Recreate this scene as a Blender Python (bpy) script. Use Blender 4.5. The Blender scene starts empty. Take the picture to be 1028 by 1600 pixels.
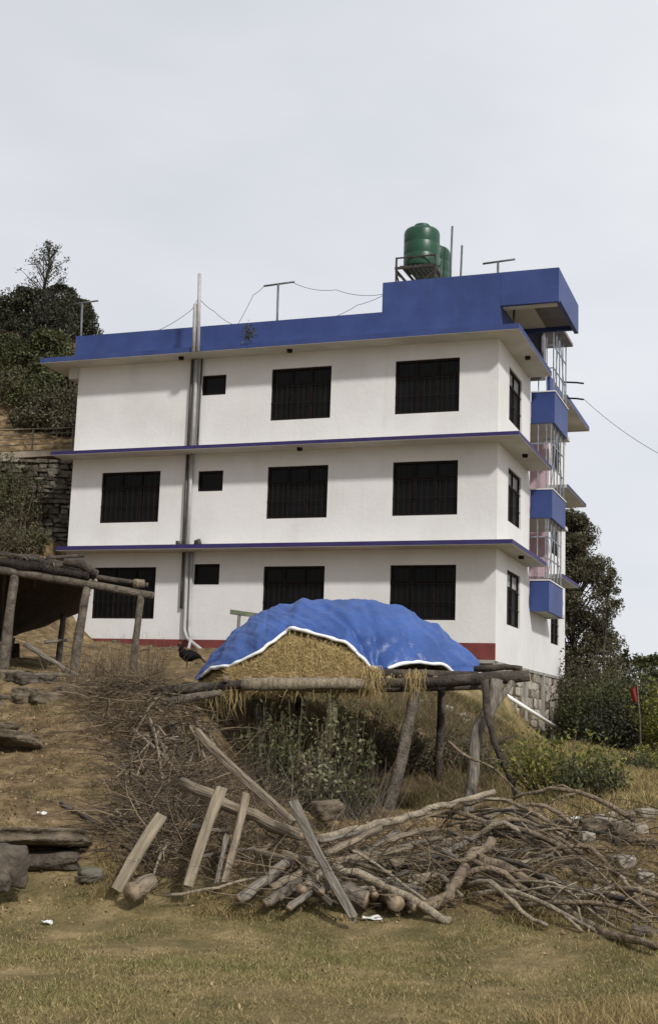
import bpy, math, random
import numpy as np
from mathutils import Vector, Matrix, noise
random.seed(7); rng = np.random.default_rng(7)
R = math.radians
sc = bpy.context.scene
COL = sc.collection

# ------------------------------------------------------------------ camera
EYE = 1.55
F_PX, TILT, ROLL, YAW = 2001.2, R(9.21), R(1.96), R(20.14)
RIGHT0 = np.array([1., 0, 0]); FWD = np.array([0, math.cos(TILT), math.sin(TILT)]); UP0 = np.cross(RIGHT0, FWD)
RGT = math.cos(ROLL)*RIGHT0 + math.sin(ROLL)*UP0
UPV = -math.sin(ROLL)*RIGHT0 + math.cos(ROLL)*UP0
cam = bpy.data.cameras.new('camera'); camo = bpy.data.objects.new('camera', cam); COL.objects.link(camo)
cam.sensor_fit = 'VERTICAL'; cam.sensor_height = 24; cam.lens = F_PX/1600*24
cam.clip_end = 3000; cam.clip_start = .05
mw = Matrix.Identity(4)
for i in range(3):
    mw[i][0] = RGT[i]; mw[i][1] = UPV[i]; mw[i][2] = -FWD[i]
mw[2][3] = EYE
camo.matrix_world = mw
sc.camera = camo

# ------------------------------------------------------------------ sky, sun, exposure
SUN_AZ, SUN_EL = R(148), R(38)          # azimuth from +Y clockwise: to the right and a little behind the camera
sun_dir = Vector((math.sin(SUN_AZ)*math.cos(SUN_EL), math.cos(SUN_AZ)*math.cos(SUN_EL), math.sin(SUN_EL)))
world = bpy.data.worlds.new('World'); sc.world = world; world.use_nodes = True
nt = world.node_tree; N = nt.nodes; LK = nt.links
for n in list(N): N.remove(n)
wout = N.new('ShaderNodeOutputWorld'); wmix = N.new('ShaderNodeMixShader')
bg1 = N.new('ShaderNodeBackground'); bg2 = N.new('ShaderNodeBackground')
sky = N.new('ShaderNodeTexSky'); sky.sky_type = 'NISHITA'; sky.sun_disc = False
sky.sun_elevation = SUN_EL; sky.sun_rotation = SUN_AZ; sky.dust_density = 4; sky.altitude = 1500
LK.new(sky.outputs[0], bg1.inputs[0]); bg1.inputs[1].default_value = .10
tc = N.new('ShaderNodeTexCoord')
mp = N.new('ShaderNodeMapping'); mp.inputs['Scale'].default_value = (1.2, 1.2, 3.0); LK.new(tc.outputs['Generated'], mp.inputs[0])
nz = N.new('ShaderNodeTexNoise'); nz.inputs['Scale'].default_value = 2.2; nz.inputs['Detail'].default_value = 4; nz.inputs['Roughness'].default_value = .5
LK.new(mp.outputs[0], nz.inputs[0])
cr = N.new('ShaderNodeValToRGB'); cr.color_ramp.elements[0].position = .3; cr.color_ramp.elements[1].position = .7
cr.color_ramp.elements[0].color = (.605, .625, .665, 1); cr.color_ramp.elements[1].color = (.745, .752, .767, 1)
LK.new(nz.outputs[0], cr.inputs[0])
# the cloud layer is thinner, so brighter, over the valley on the right
dotn = N.new('ShaderNodeVectorMath'); dotn.operation = 'DOT_PRODUCT'; dotn.inputs[1].default_value = Vector((.75, .25, .3)).normalized()
LK.new(tc.outputs['Generated'], dotn.inputs[0])
mr = N.new('ShaderNodeMapRange'); mr.inputs[1].default_value = -.6; mr.inputs[2].default_value = 1.0; mr.inputs[3].default_value = .92; mr.inputs[4].default_value = 1.30
LK.new(dotn.outputs['Value'], mr.inputs[0])
LK.new(cr.outputs[0], bg2.inputs[0]); LK.new(mr.outputs[0], bg2.inputs[1])
wmix.inputs[0].default_value = .9
LK.new(bg1.outputs[0], wmix.inputs[1]); LK.new(bg2.outputs[0], wmix.inputs[2]); LK.new(wmix.outputs[0], wout.inputs[0])
sl = bpy.data.lights.new('sun', 'SUN'); sl.energy = 3.1; sl.angle = R(4); sl.color = (1, .975, .945)
so = bpy.data.objects.new('sun', sl); COL.objects.link(so); so.location = (20, -20, 30)
so.rotation_euler = (-sun_dir).to_track_quat('-Z', 'Y').to_euler()
vs = sc.view_settings; vs.view_transform = 'Standard'; vs.look = 'None'; vs.gamma = 1; vs.use_curve_mapping = False
vs.exposure = 0.05

# ------------------------------------------------------------------ pixel helpers (a pixel of the 1028x1600 photo gives a direction)
def ray(px, py):
    return (px-514)/F_PX*RGT - (py-800)/F_PX*UPV + FWD
def P(px, py, D):
    d = ray(px, py); return Vector((d[0]/d[1]*D, D, EYE + d[2]/d[1]*D))

# building frame: local x along the long side wall, y into the house, z up from the plinth foot
BLOC = Vector((4.647, 35.055, 3.335)); BROT = -YAW
def bl(x, y, z):
    c, s = math.cos(BROT), math.sin(BROT)
    return Vector((BLOC.x + c*x - s*y, BLOC.y + s*x + c*y, BLOC.z + z))

# ------------------------------------------------------------------ terrain: thin plate spline through surveyed points
cps = []
for X in (-9, -4, 0, 4, 9):
    for Y in (-12, -4, 1, 5, 8): cps.append((X, Y, 0 if abs(X) < 9 else .15))
def cp(px, py, D): p = P(px, py, D); cps.append((p.x, p.y, p.z))
def lawn_depth(px, py):
    d = ray(px, py); return -EYE/d[2]*d[1]
for px, py in ((10, 1392), (200, 1402), (400, 1412), (600, 1428), (800, 1446), (1000, 1480)): cp(px, py, lawn_depth(px, py))
for a in ((40,1300,12.3),(40,1220,14.5),(60,1140,17.5),(20,1062,21),(120,1060,21.5),(225,1068,21.5),(160,1180,16),(180,1290,12.8),
          (270,1205,15.5),(270,1290,12.6),(-150,1270,13),(-150,1060,20),(290,1090,18.6),(330,1112,18),(392,1228,18.0),(430,1215,19.8),(370,1300,13.2),
          (450,1265,17),(600,1262,17.5),(735,1278,16.8),(520,1305,14.3),(650,1305,14.3),(800,1305,13.8),(860,1255,16.5),
          (430,1225,19.7),(430,1088,21.0),(365,1085,20.3),(600,1200,20.5),(600,1100,22.8),(720,1195,21),(510,1092,21.4),(650,1085,26),(740,1108,27),(300,1045,26),(180,1030,28),
          (400,1035,31),(560,1040,31),(700,1050,32),(860,1188,33),(960,1197,30),(1028,1217,25),(890,1235,19),(1000,1268,14),(950,1312,12),
          (860,1310,12.8),(1150,1300,13),(1200,1230,22),(800,1165,28),(825,1185,24),(860,1185,28),(840,1174,35),(812,1164,34),(862,1174,39),(768,1135,28),(757,1078,32.5),(788,1150,32.5),(20,1012,28),(50,985,33),(140,1008,31),(220,1012,32),(300,1019,32),(600,1049,31)): cp(*a)
def cb(x, y, z): p = bl(x, y, z+3.05); cps.append((p.x, p.y, p.z))
for a in ((0.4,-.5,-3.75),(-1.2,-.5,-3.15),(-4,-.5,-2.98),(-8,-.5,-2.98),(-12.6,-.5,-2.80),(-7,5,-3.2),(-3,5,-3.3),(-7,10,-3.0),(.5,1.6,-4.7),(.5,3,-5.2),
          (.5,5,-5.32),(.5,8,-5.36),(.5,11.3,-5.2),(2.5,-2,-5.2),(3,3,-5.5),(4,8,-5.7),(4,14,-6.0),(-1,13,-4.5)): cb(*a)
for a in ((-9.6,38.2,6.0),(-9.4,40.6,6.8),(-10.5,42.9,9.8),(-8.5,43.2,9.6),(-13,41,9.0),(-14,44,11),(-10,48,13.6),(-8,53,15.5),(-16,52,18),(-5,57,12),(2,60,6),
          (12,48,.0),(20,52,-4),(35,85,-16),(-60,60,34),(-120,160,60),(0,160,14),(120,160,-40),(60,20,-6),(-40,10,9),(-40,-40,4),(40,-40,-3),(-160,0,30),(160,0,-30)): cps.append(a)
cpa = np.array(cps, float); SCL = 30.0
def tps_phi(r2): return np.where(r2 > 0, .5*r2*np.log(np.maximum(r2, 1e-20)), 0)
def _d2(a, b): return ((a[:, None, :]-b[None, :, :])**2).sum(-1)/SCL**2
NCP = len(cpa); K = tps_phi(_d2(cpa[:, :2], cpa[:, :2])) + np.eye(NCP)*2e-4
Q = np.hstack([np.ones((NCP, 1)), cpa[:, :2]/SCL])
A_ = np.block([[K, Q], [Q.T, np.zeros((3, 3))]])
W_ = np.linalg.solve(A_, np.concatenate([cpa[:, 2], np.zeros(3)]))
def fbm(x, y, o=0.):
    v = 0
    for f, a in ((.6, 1), (1.7, .5), (4.1, .25)):
        v = v + a*(np.sin(f*x*1.7+o+1.3*np.sin(f*y*1.1+o*2)) * np.cos(f*y*1.9-o+1.1*np.sin(f*x*1.3)))
    return v
def h(x, y):
    x = np.atleast_1d(np.asarray(x, float)); y = np.atleast_1d(np.asarray(y, float)); out = np.empty(len(x))
    for i in range(0, len(x), 20000):
        q = np.stack([x[i:i+20000], y[i:i+20000]], 1)
        out[i:i+20000] = tps_phi(_d2(q, cpa[:, :2]))@W_[:NCP] + W_[NCP] + q@W_[NCP+1:]/SCL
    rough = np.clip((y-9.5)/4, 0, 1)
    return out + fbm(x, y)*(.012+.05*rough) + fbm(x*3.1, y*3.1, 2.)*(.004+.028*rough*np.clip((30-y)/8, 0, 1)) + np.abs(fbm(x*6.3, y*6.3, 4.))*.022*rough*np.clip((26-y)/8, 0, 1)
def h1(x, y): return float(h([x], [y])[0])
def G(px, py, d0=5., d1=80.):
    """where the ray through a pixel first meets the ground"""
    d = ray(px, py); t = np.arange(d0, d1, .05)
    x = d[0]/d[1]*t; z = EYE + d[2]/d[1]*t; g = h(x, t)
    k = np.argmax(z < g) if (z < g).any() else len(t)-1
    return Vector((x[k], t[k], g[k]))

# ------------------------------------------------------------------ mesh helpers
class MB:
    def __init__(s): s.v = []; s.f = []; s.m = []
    def add(s, v, f, m=0):
        o = len(s.v); s.v += [tuple(q) for q in v]; s.f += [tuple(i+o for i in q) for q in f]; s.m += [m]*len(f); return s
    def box(s, x0, x1, y0, y1, z0, z1, m=0):
        v = [(x, y, z) for z in (z0, z1) for y in (y0, y1) for x in (x0, x1)]
        return s.add(v, [(0,2,3,1),(4,5,7,6),(0,1,5,4),(2,6,7,3),(0,4,6,2),(1,3,7,5)], m)
    def beam(s, a, b, w, t, m=0, up=(0, 0, 1)):
        a = Vector(a); b = Vector(b); d = (b-a).normalized(); u = Vector(up)
        if abs(d.dot(u)) > .98: u = Vector((1, 0, 0))
        e = d.cross(u).normalized(); u = e.cross(d)
        v = [p + e*i*w/2 + u*j*t/2 for p in (a, b) for i, j in ((-1,-1),(1,-1),(1,1),(-1,1))]
        return s.add(v, [(0,3,2,1),(4,5,6,7),(0,1,5,4),(1,2,6,5),(2,3,7,6),(3,0,4,7)], m)
    def tube(s, pts, rad, n=6, m=0, cap=True, capm=None, jit=0.):
        pts = [Vector(p) for p in pts]; k = len(pts)
        rad = [rad]*k if not hasattr(rad, '__len__') else rad
        V = []; Fc = []; e = None
        for i, p in enumerate(pts):
            d = (pts[min(i+1, k-1)]-pts[max(i-1, 0)]).normalized()
            if e is None:
                e = d.cross(Vector((0, 0, 1)));
                if e.length < .1: e = d.cross(Vector((1, 0, 0)))
            e = (e - d*e.dot(d)).normalized(); u = d.cross(e)
            for j in range(n):
                a = 2*math.pi*j/n; r = rad[i]*(1+random.uniform(-jit, jit))
                V.append(p + e*math.cos(a)*r + u*math.sin(a)*r)
        for i in range(k-1):
            for j in range(n): Fc.append((i*n+j, i*n+(j+1) % n, (i+1)*n+(j+1) % n, (i+1)*n+j))
        s.add(V, Fc, m)
        if cap:
            o = len(s.v)-len(V); cm = m if capm is None else capm
            s.f.append(tuple(o+j for j in range(n-1, -1, -1))); s.m.append(cm)
            s.f.append(tuple(o+(k-1)*n+j for j in range(n))); s.m.append(cm)
        return s
    def lathe(s, prof, n=24, c=(0, 0, 0), m=0):
        V = [(c[0]+r*math.cos(2*math.pi*j/n), c[1]+r*math.sin(2*math.pi*j/n), c[2]+z) for r, z in prof for j in range(n)]
        Fc = [(i*n+j, i*n+(j+1) % n, (i+1)*n+(j+1) % n, (i+1)*n+j) for i in range(len(prof)-1) for j in range(n)]
        return s.add(V, Fc, m)
    def prism(s, poly, z0, z1, m=0):
        n = len(poly); v = [(x, y, z0) for x, y in poly]+[(x, y, z1) for x, y in poly]
        return s.add(v, [tuple(range(n-1, -1, -1)), tuple(range(n, 2*n))]+[(i, (i+1) % n, n+(i+1) % n, n+i) for i in range(n)], m)
    def mesh(s, name, mats, smooth=False):
        me = bpy.data.meshes.new(name); me.from_pydata(s.v, [], s.f)
        for mt in (mats if isinstance(mats, (list, tuple)) else [mats]): me.materials.append(mt)
        if any(s.m): me.polygons.foreach_set('material_index', s.m)
        if smooth: me.polygons.foreach_set('use_smooth', [True]*len(s.f))
        me.update(); return me
    def build(s, name, mats, parent=None, smooth=False, loc=None):
        return link(name, s.mesh(name, mats, smooth), parent, loc)
def link(name, me, parent=None, loc=None):
    o = bpy.data.objects.new(name, me); COL.objects.link(o)
    if parent: o.parent = parent
    if loc is not None: o.location = loc
    return o
def tag(o, label=None, cat=None, group=None, kind=None):
    for k, v in (('label', label), ('category', cat), ('group', group), ('kind', kind)):
        if v: o[k] = v
    return o
def thing(name, label, cat, loc=(0, 0, 0), rotz=0, group=None):
    o = bpy.data.objects.new(name, None); COL.objects.link(o); o.location = loc; o.rotation_euler = (0, 0, rotz)
    o.empty_display_size = .2
    return tag(o, label, cat, group)
def np_mesh(name, V, Fc, mat, smooth=False):
    """V (n,3), Fc (m,k) numpy, equal sided faces"""
    me = bpy.data.meshes.new(name); m, k = Fc.shape
    me.vertices.add(len(V)); me.vertices.foreach_set('co', np.ascontiguousarray(V, dtype=np.float32).ravel())
    me.loops.add(m*k); me.loops.foreach_set('vertex_index', np.ascontiguousarray(Fc, dtype=np.int32).ravel())
    me.polygons.add(m); me.polygons.foreach_set('loop_start', np.arange(0, m*k, k, dtype=np.int32)); me.polygons.foreach_set('loop_total', np.full(m, k, dtype=np.int32))
    if smooth: me.polygons.foreach_set('use_smooth', np.ones(m, dtype=bool))
    me.materials.append(mat); me.update(calc_edges=True); return me
def unit(n):
    v = rng.normal(size=(n, 3)); return v/np.linalg.norm(v, axis=1, keepdims=True)
def leaf_mesh(name, C, size, mat, up=.3, aspect=.45):
    """small folded leaves (4 corners) centred at C"""
    n = len(C); d = unit(n); d[:, 2] += up*.3; d /= np.linalg.norm(d, axis=1, keepdims=True)
    q = unit(n); q[:, 2] += up; s = np.cross(d, q); s /= np.linalg.norm(s, axis=1, keepdims=True)
    nr = np.cross(s, d)
    sz = (size*rng.uniform(.6, 1.35, n))[:, None]
    V = np.stack([C-d*sz*.5, C+s*sz*aspect*.5+nr*sz*.08, C+d*sz*.5, C-s*sz*aspect*.5+nr*sz*.08], 1).reshape(-1, 3)
    return np_mesh(name, V, np.arange(4*n).reshape(n, 4), mat)
def blade_mesh(name, B, hgt, wid, mat, lean=.5, segs=1, droop=0.):
    """grass blades / straws rooted at B"""
    n = len(B); a = rng.uniform(0, 2*np.pi, n); side = np.stack([np.cos(a), np.sin(a), np.zeros(n)], 1)
    b = rng.uniform(0, 2*np.pi, n); ln = (lean*rng.uniform(.2, 1.2, n))[:, None]
    top = np.stack([np.cos(b), np.sin(b), np.zeros(n)], 1)*ln + np.array([0, 0, 1.]); top /= np.linalg.norm(top, axis=1, keepdims=True)
    hh = (hgt*rng.uniform(.45, 1.3, n))[:, None]; w = (wid*rng.uniform(.6, 1.4, n))[:, None]
    if segs == 1:
        V = np.stack([B-side*w/2, B+side*w/2, B+top*hh], 1).reshape(-1, 3)
        return np_mesh(name, V, np.arange(3*n).reshape(n, 3), mat)
    bend = np.stack([np.cos(b), np.sin(b), -np.full(n, .4)], 1)*hh*droop
    M1 = B+top*hh*.55
    V = np.stack([B-side*w/2, B+side*w/2, M1+side*w*.4, M1-side*w*.4, B+top*hh+bend+side*w*.12, B+top*hh+bend-side*w*.12], 1).reshape(-1, 3)
    o = np.arange(n)[:, None]*6
    return np_mesh(name, V, np.concatenate([o+np.array([[0, 1, 2, 3]]), o+np.array([[3, 2, 4, 5]])]), mat)
def twig_mesh(name, A, Bv, mid, r, mat, sides=3):
    """thin bent twigs: A root, Bv tip, mid offset at middle, radius r (n,)"""
    n = len(A); ts = (0, .35, .7, 1.); rings = []
    d = Bv-A; d /= np.maximum(np.linalg.norm(d, axis=1, keepdims=True), 1e-6)
    e = np.cross(d, unit(n)); e /= np.linalg.norm(e, axis=1, keepdims=True); u = np.cross(d, e)
    for t in ts:
        c = A+(Bv-A)*t + mid*(4*t*(1-t)); rr = (r*(1-.7*t))[:, None]
        for j in range(sides):
            a = 2*math.pi*j/sides; rings.append(c+(e*math.cos(a)+u*math.sin(a))*rr)
    V = np.stack(rings, 1).reshape(-1, 3); k = len(ts)*sides; o = np.arange(n)[:, None]*k; Fs = []
    for i in range(len(ts)-1):
        for j in range(sides):
            Fs.append(o+np.array([[i*sides+j, i*sides+(j+1) % sides, (i+1)*sides+(j+1) % sides, (i+1)*sides+j]]))
    return np_mesh(name, V, np.concatenate(Fs), mat)

# ------------------------------------------------------------------ materials
def mat(name, c1, c2=None, scale=4., rough=.85, bump=0., bscale=30., coords='pos', stretch=(1, 1, 1), spec=.3, detail=5, lo=.35, hi=.65, c3=None, island=False, metal=0., hs=None, trans=0.):
    m = bpy.data.materials.new(name); m.use_nodes = True; t = m.node_tree; Nn = t.nodes; L = t.links
    b = Nn['Principled BSDF']; b.inputs['Roughness'].default_value = rough; b.inputs['Specular IOR Level'].default_value = spec; b.inputs['Metallic'].default_value = metal
    if c2 is None: c2 = c1
    if coords == 'pos': g = Nn.new('ShaderNodeNewGeometry'); src = g.outputs['Position']
    else: g = Nn.new('ShaderNodeTexCoord'); src = g.outputs['Object']
    mpn = Nn.new('ShaderNodeMapping'); mpn.inputs['Scale'].default_value = stretch; L.new(src, mpn.inputs[0])
    if island:
        g2 = Nn.new('ShaderNodeNewGeometry'); fac = g2.outputs['Random Per Island']
    else:
        nn = Nn.new('ShaderNodeTexNoise'); nn.inputs['Scale'].default_value = scale; nn.inputs['Detail'].default_value = detail; nn.inputs['Roughness'].default_value = .6
        L.new(mpn.outputs[0], nn.inputs[0]); fac = nn.outputs[0]
    rp = Nn.new('ShaderNodeValToRGB'); el = rp.color_ramp.elements
    if island: lo, hi = 0., 1.
    el[0].position = lo; el[1].position = hi; el[0].color = (*c1, 1); el[1].color = (*c2, 1)
    if c3 is not None: q = el.new((lo+hi)/2); q.color = (*c3, 1)
    L.new(fac, rp.inputs[0]); L.new(rp.outputs[0], b.inputs['Base Color'])
    if bump:
        n2 = Nn.new('ShaderNodeTexNoise'); n2.inputs['Scale'].default_value = bscale; n2.inputs['Detail'].default_value = 6; L.new(mpn.outputs[0], n2.inputs[0])
        bp = Nn.new('ShaderNodeBump'); bp.inputs['Strength'].default_value = bump; bp.inputs['Distance'].default_value = .05; L.new(n2.outputs[0], bp.inputs['Height']); L.new(bp.outputs[0], b.inputs['Normal'])
    if trans:
        tr = Nn.new('ShaderNodeBsdfTranslucent'); L.new(rp.outputs[0], tr.inputs[0]); mx = Nn.new('ShaderNodeMixShader'); mx.inputs[0].default_value = trans
        L.new(b.outputs[0], mx.inputs[1]); L.new(tr.outputs[0], mx.inputs[2]); L.new(mx.outputs[0], Nn['Material Output'].inputs[0])
    return m
M = {}
M['paint'] = mat('white_paint', (.61, .595, .575), (.68, .667, .65), scale=.7, rough=.8, bump=.12, bscale=9, lo=.3, hi=.6)
def streaks(m, dark=(.40, .37, .32), amount=.5):
    t = m.node_tree; Nn = t.nodes; L = t.links; b = Nn['Principled BSDF']; src = b.inputs['Base Color'].links[0].from_socket
    g = Nn.new('ShaderNodeNewGeometry'); mp_ = Nn.new('ShaderNodeMapping'); mp_.inputs['Scale'].default_value = (2.6, 2.6, .16); L.new(g.outputs['Position'], mp_.inputs[0])
    n1_ = Nn.new('ShaderNodeTexNoise'); n1_.inputs['Scale'].default_value = 1.6; n1_.inputs['Detail'].default_value = 7; n1_.inputs['Roughness'].default_value = .65; L.new(mp_.outputs[0], n1_.inputs[0])
    n2_ = Nn.new('ShaderNodeTexNoise'); n2_.inputs['Scale'].default_value = .45; n2_.inputs['Detail'].default_value = 3; L.new(g.outputs['Position'], n2_.inputs[0])
    r1 = Nn.new('ShaderNodeMapRange'); r1.inputs[1].default_value = .52; r1.inputs[2].default_value = .78; L.new(n1_.outputs[0], r1.inputs[0])
    r2 = Nn.new('ShaderNodeMapRange'); r2.inputs[1].default_value = .42; r2.inputs[2].default_value = .65; L.new(n2_.outputs[0], r2.inputs[0])
    mu = Nn.new('ShaderNodeMath'); mu.operation = 'MULTIPLY'; L.new(r1.outputs[0], mu.inputs[0]); L.new(r2.outputs[0], mu.inputs[1])
    m2 = Nn.new('ShaderNodeMath'); m2.operation = 'MULTIPLY'; m2.inputs[1].default_value = amount; L.new(mu.outputs[0], m2.inputs[0])
    mx = Nn.new('ShaderNodeMix'); mx.data_type = 'RGBA'; mx.inputs[7].default_value = (*dark, 1); L.new(m2.outputs[0], mx.inputs[0]); L.new(src, mx.inputs[6]); L.new(mx.outputs[2], b.inputs['Base Color'])
streaks(M['paint'], (.38, .36, .32), .32)
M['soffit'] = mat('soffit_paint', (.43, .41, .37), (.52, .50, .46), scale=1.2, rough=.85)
M['blue'] = mat('blue_paint', (.026, .044, .150), (.037, .063, .20), scale=.9, rough=.55, bump=.08, bscale=10, spec=.35)
streaks(M['blue'], (.06, .08, .155), .8)
M['purple'] = mat('violet_edge_paint', (.028, .018, .085), (.036, .028, .115), scale=1.3, rough=.6)
M['red'] = mat('red_plinth_paint', (.13, .030, .026), (.19, .046, .040), scale=2.5, rough=.75)
M['pink'] = mat('pink_paint', (.52, .36, .40), (.60, .44, .47), scale=1.5)
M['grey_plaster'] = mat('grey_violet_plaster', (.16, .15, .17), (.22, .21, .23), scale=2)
M['frame'] = mat('dark_wood_frame', (.008, .0055, .005), (.016, .010, .008), scale=7, rough=.7, spec=.12)
M['glass'] = mat('dark_glass', (.004, .004, .004), (.008, .007, .007), scale=2, rough=.35, spec=.12)
M['reflection_glass'] = mat('painted_reflection_glass', (.45, .46, .47), (.60, .60, .60), scale=3, rough=.3)  # grey-white reflection painted as the colour of the upper front panes
M['iron'] = mat('black_iron', (.007, .006, .0055), (.013, .011, .010), scale=20, rough=.6, spec=.15)
M['steel'] = mat('painted_steel', (.13, .14, .165), (.27, .29, .33), scale=9, rough=.45, spec=.4)
M['pvc'] = mat('grey_pvc', (.30, .29, .28), (.42, .41, .40), scale=3, rough=.5)
M['pvc_dark'] = mat('dark_pipe', (.05, .047, .045), (.10, .095, .09), scale=3, rough=.5)
M['concrete'] = mat('concrete', (.22, .20, .17), (.34, .32, .28), scale=3, bump=.3, bscale=25)
M['mortar'] = mat('mortar', (.17, .15, .12), (.27, .24, .20), scale=3, bump=.4, bscale=20)
M['stone'] = mat('rubble_stone', (.15, .125, .095), (.36, .32, .26), scale=2.3, bump=.5, bscale=14, lo=.3, hi=.7)
M['stone_pale'] = mat('pale_rubble_stone', (.24, .21, .16), (.46, .42, .35), scale=3, bump=.5, bscale=14)
M['dark_stone'] = mat('mossy_stone', (.055, .052, .035), (.17, .15, .115), scale=3, bump=.6, bscale=16)
M['tank'] = mat('green_plastic', (.006, .042, .020), (.011, .066, .033), scale=1.5, rough=.38, spec=.45)
M['rust'] = mat('rusty_angle_iron', (.025, .02, .018), (.06, .048, .041), scale=12, rough=.7)
M['galv'] = mat('galvanised_pipe', (.075, .078, .08), (.13, .135, .14), scale=8, rough=.45, spec=.4)
M['cable'] = mat('black_cable', (.03, .03, .032), (.045, .045, .045), rough=.6)
M['tarp'] = mat('blue_tarpaulin', (.022, .058, .20), (.038, .095, .30), scale=2.2, rough=.42, bump=.3, bscale=14, spec=.4, c3=(.029, .074, .245))
M['hem'] = mat('white_hem', (.72, .72, .70), (.82, .82, .80), scale=5, rough=.6)
M['hay'] = mat('hay_mass', (.20, .14, .055), (.42, .32, .14), scale=9, bump=1., bscale=40, stretch=(1, 1, 2.5))
M['straw'] = mat('straw', (.19, .125, .05), (.66, .51, .25), island=True, c3=(.45, .33, .14), rough=.7)
M['wood'] = mat('weathered_wood', (.085, .066, .045), (.31, .25, .175), scale=5, coords='obj', stretch=(6, 6, .6), bump=.7, bscale=9, lo=.3, hi=.7)
M['wood_pale'] = mat('pale_sawn_wood', (.10, .08, .053), (.32, .265, .185), scale=4, coords='obj', stretch=(7, 7, .5), bump=.6, bscale=9, lo=.3, hi=.72)
M['wood_grey'] = mat('grey_old_wood', (.075, .064, .05), (.27, .235, .19), scale=5, coords='obj', stretch=(6, 6, .6), bump=.7, bscale=9, lo=.3, hi=.7)
M['bark'] = mat('bark', (.055, .043, .033), (.21, .175, .135), scale=6, coords='obj', stretch=(3, 3, 1.2), bump=.9, bscale=10, lo=.3, hi=.7)
M['cut'] = mat('cut_wood', (.14, .105, .07), (.30, .225, .145), scale=14, coords='obj', bump=.2)
M['bark_pos'] = mat('branch_bark', (.070, .051, .033), (.30, .232, .155), scale=9, bump=.8, bscale=40, lo=.3, hi=.7)
M['bark_dark'] = mat('dark_bark', (.028, .022, .017), (.085, .068, .052), scale=5, bump=.7, bscale=20)
M['twig'] = mat('dry_twigs', (.035, .025, .016), (.24, .18, .115), island=True, c3=(.095, .068, .043))
M['twig_grey'] = mat('grey_twigs', (.05, .042, .034), (.25, .22, .18), island=True, c3=(.125, .108, .085))
M['bark_post'] = mat('old_post_bark', (.045, .037, .028), (.19, .158, .12), scale=9, bump=.8, bscale=40, lo=.3, hi=.7)
M['bark_moss'] = mat('mossy_bark', (.05, .055, .028), (.17, .17, .09), scale=8, bump=.8, bscale=30)
M['bark_moss_obj'] = mat('mossy_log_bark', (.055, .052, .03), (.20, .18, .11), scale=6, coords='obj', stretch=(3, 3, 1), bump=.8, bscale=10)
M['wood_pos'] = mat('peeled_wood', (.13, .105, .075), (.38, .315, .225), scale=14, bump=.6, bscale=50, lo=.3, hi=.7)
M['brown_stone'] = mat('brown_stone', (.058, .044, .028), (.18, .142, .098), scale=5, bump=.8, bscale=22)
M['black_stone'] = mat('dark_brown_stone', (.035, .028, .020), (.13, .105, .078), scale=5, bump=.7, bscale=20)
M['wall_stone'] = mat('lichen_stone', (.09, .08, .06), (.24, .215, .17), scale=3, bump=.6, bscale=16)
M['mossy'] = mat('mossy_board', (.08, .10, .06), (.16, .17, .11), scale=6, bump=.3)
M['thatch'] = mat('old_thatch', (.012, .009, .007), (.042, .033, .024), scale=12, bump=.9, bscale=30)
M['grass'] = mat('short_dry_grass', (.13, .105, .038), (.56, .44, .22), island=True, c3=(.29, .23, .10), rough=.75, trans=.25)
M['grass_green'] = mat('green_grass', (.075, .082, .023), (.30, .275, .10), island=True, c3=(.165, .16, .052), rough=.75, trans=.25)
M['drygrass'] = mat('tall_dry_grass', (.13, .098, .04), (.46, .35, .165), island=True, c3=(.28, .21, .09), rough=.8, trans=.2)
M['bankgrass'] = mat('dull_bank_grass', (.065, .050, .022), (.26, .20, .10), island=True, c3=(.14, .108, .05), rough=.8, trans=.15)
M['litter'] = mat('leaf_litter', (.06, .036, .018), (.40, .28, .15), island=True, c3=(.17, .11, .055), rough=.8)
M['leaf_dark'] = mat('dark_leaves', (.013, .015, .008), (.072, .070, .036), island=True, c3=(.032, .035, .018), rough=.6, trans=.2)
M['leaf_brown'] = mat('brown_green_leaves', (.034, .031, .016), (.16, .14, .082), island=True, c3=(.082, .076, .042), rough=.7, trans=.2)
M['leaf_olive'] = mat('olive_leaves', (.028, .034, .012), (.125, .125, .050), island=True, c3=(.060, .068, .024), rough=.6, trans=.25)
M['leaf_yellow'] = mat('yellow_green_leaves', (.060, .075, .016), (.30, .27, .065), island=True, c3=(.135, .145, .034), rough=.6, trans=.3)
M['leaf_grey'] = mat('grey_green_leaves', (.045, .046, .022), (.30, .28, .16), island=True, c3=(.12, .12, .058), rough=.6, trans=.2)
M['hen'] = mat('black_feathers', (.004, .0035, .0035), (.009, .008, .0075), scale=20, rough=.7, spec=.08)
M['scrap'] = mat('white_plastic_scrap', (.50, .49, .46), (.66, .65, .62), scale=10, rough=.5)
M['cloth_red'] = mat('red_cloth', (.13, .018, .012), (.20, .032, .022), scale=5, rough=.8)
M['path'] = mat('packed_earth_path', (.20, .165, .12), (.30, .25, .19), scale=2, bump=.3)

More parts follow.
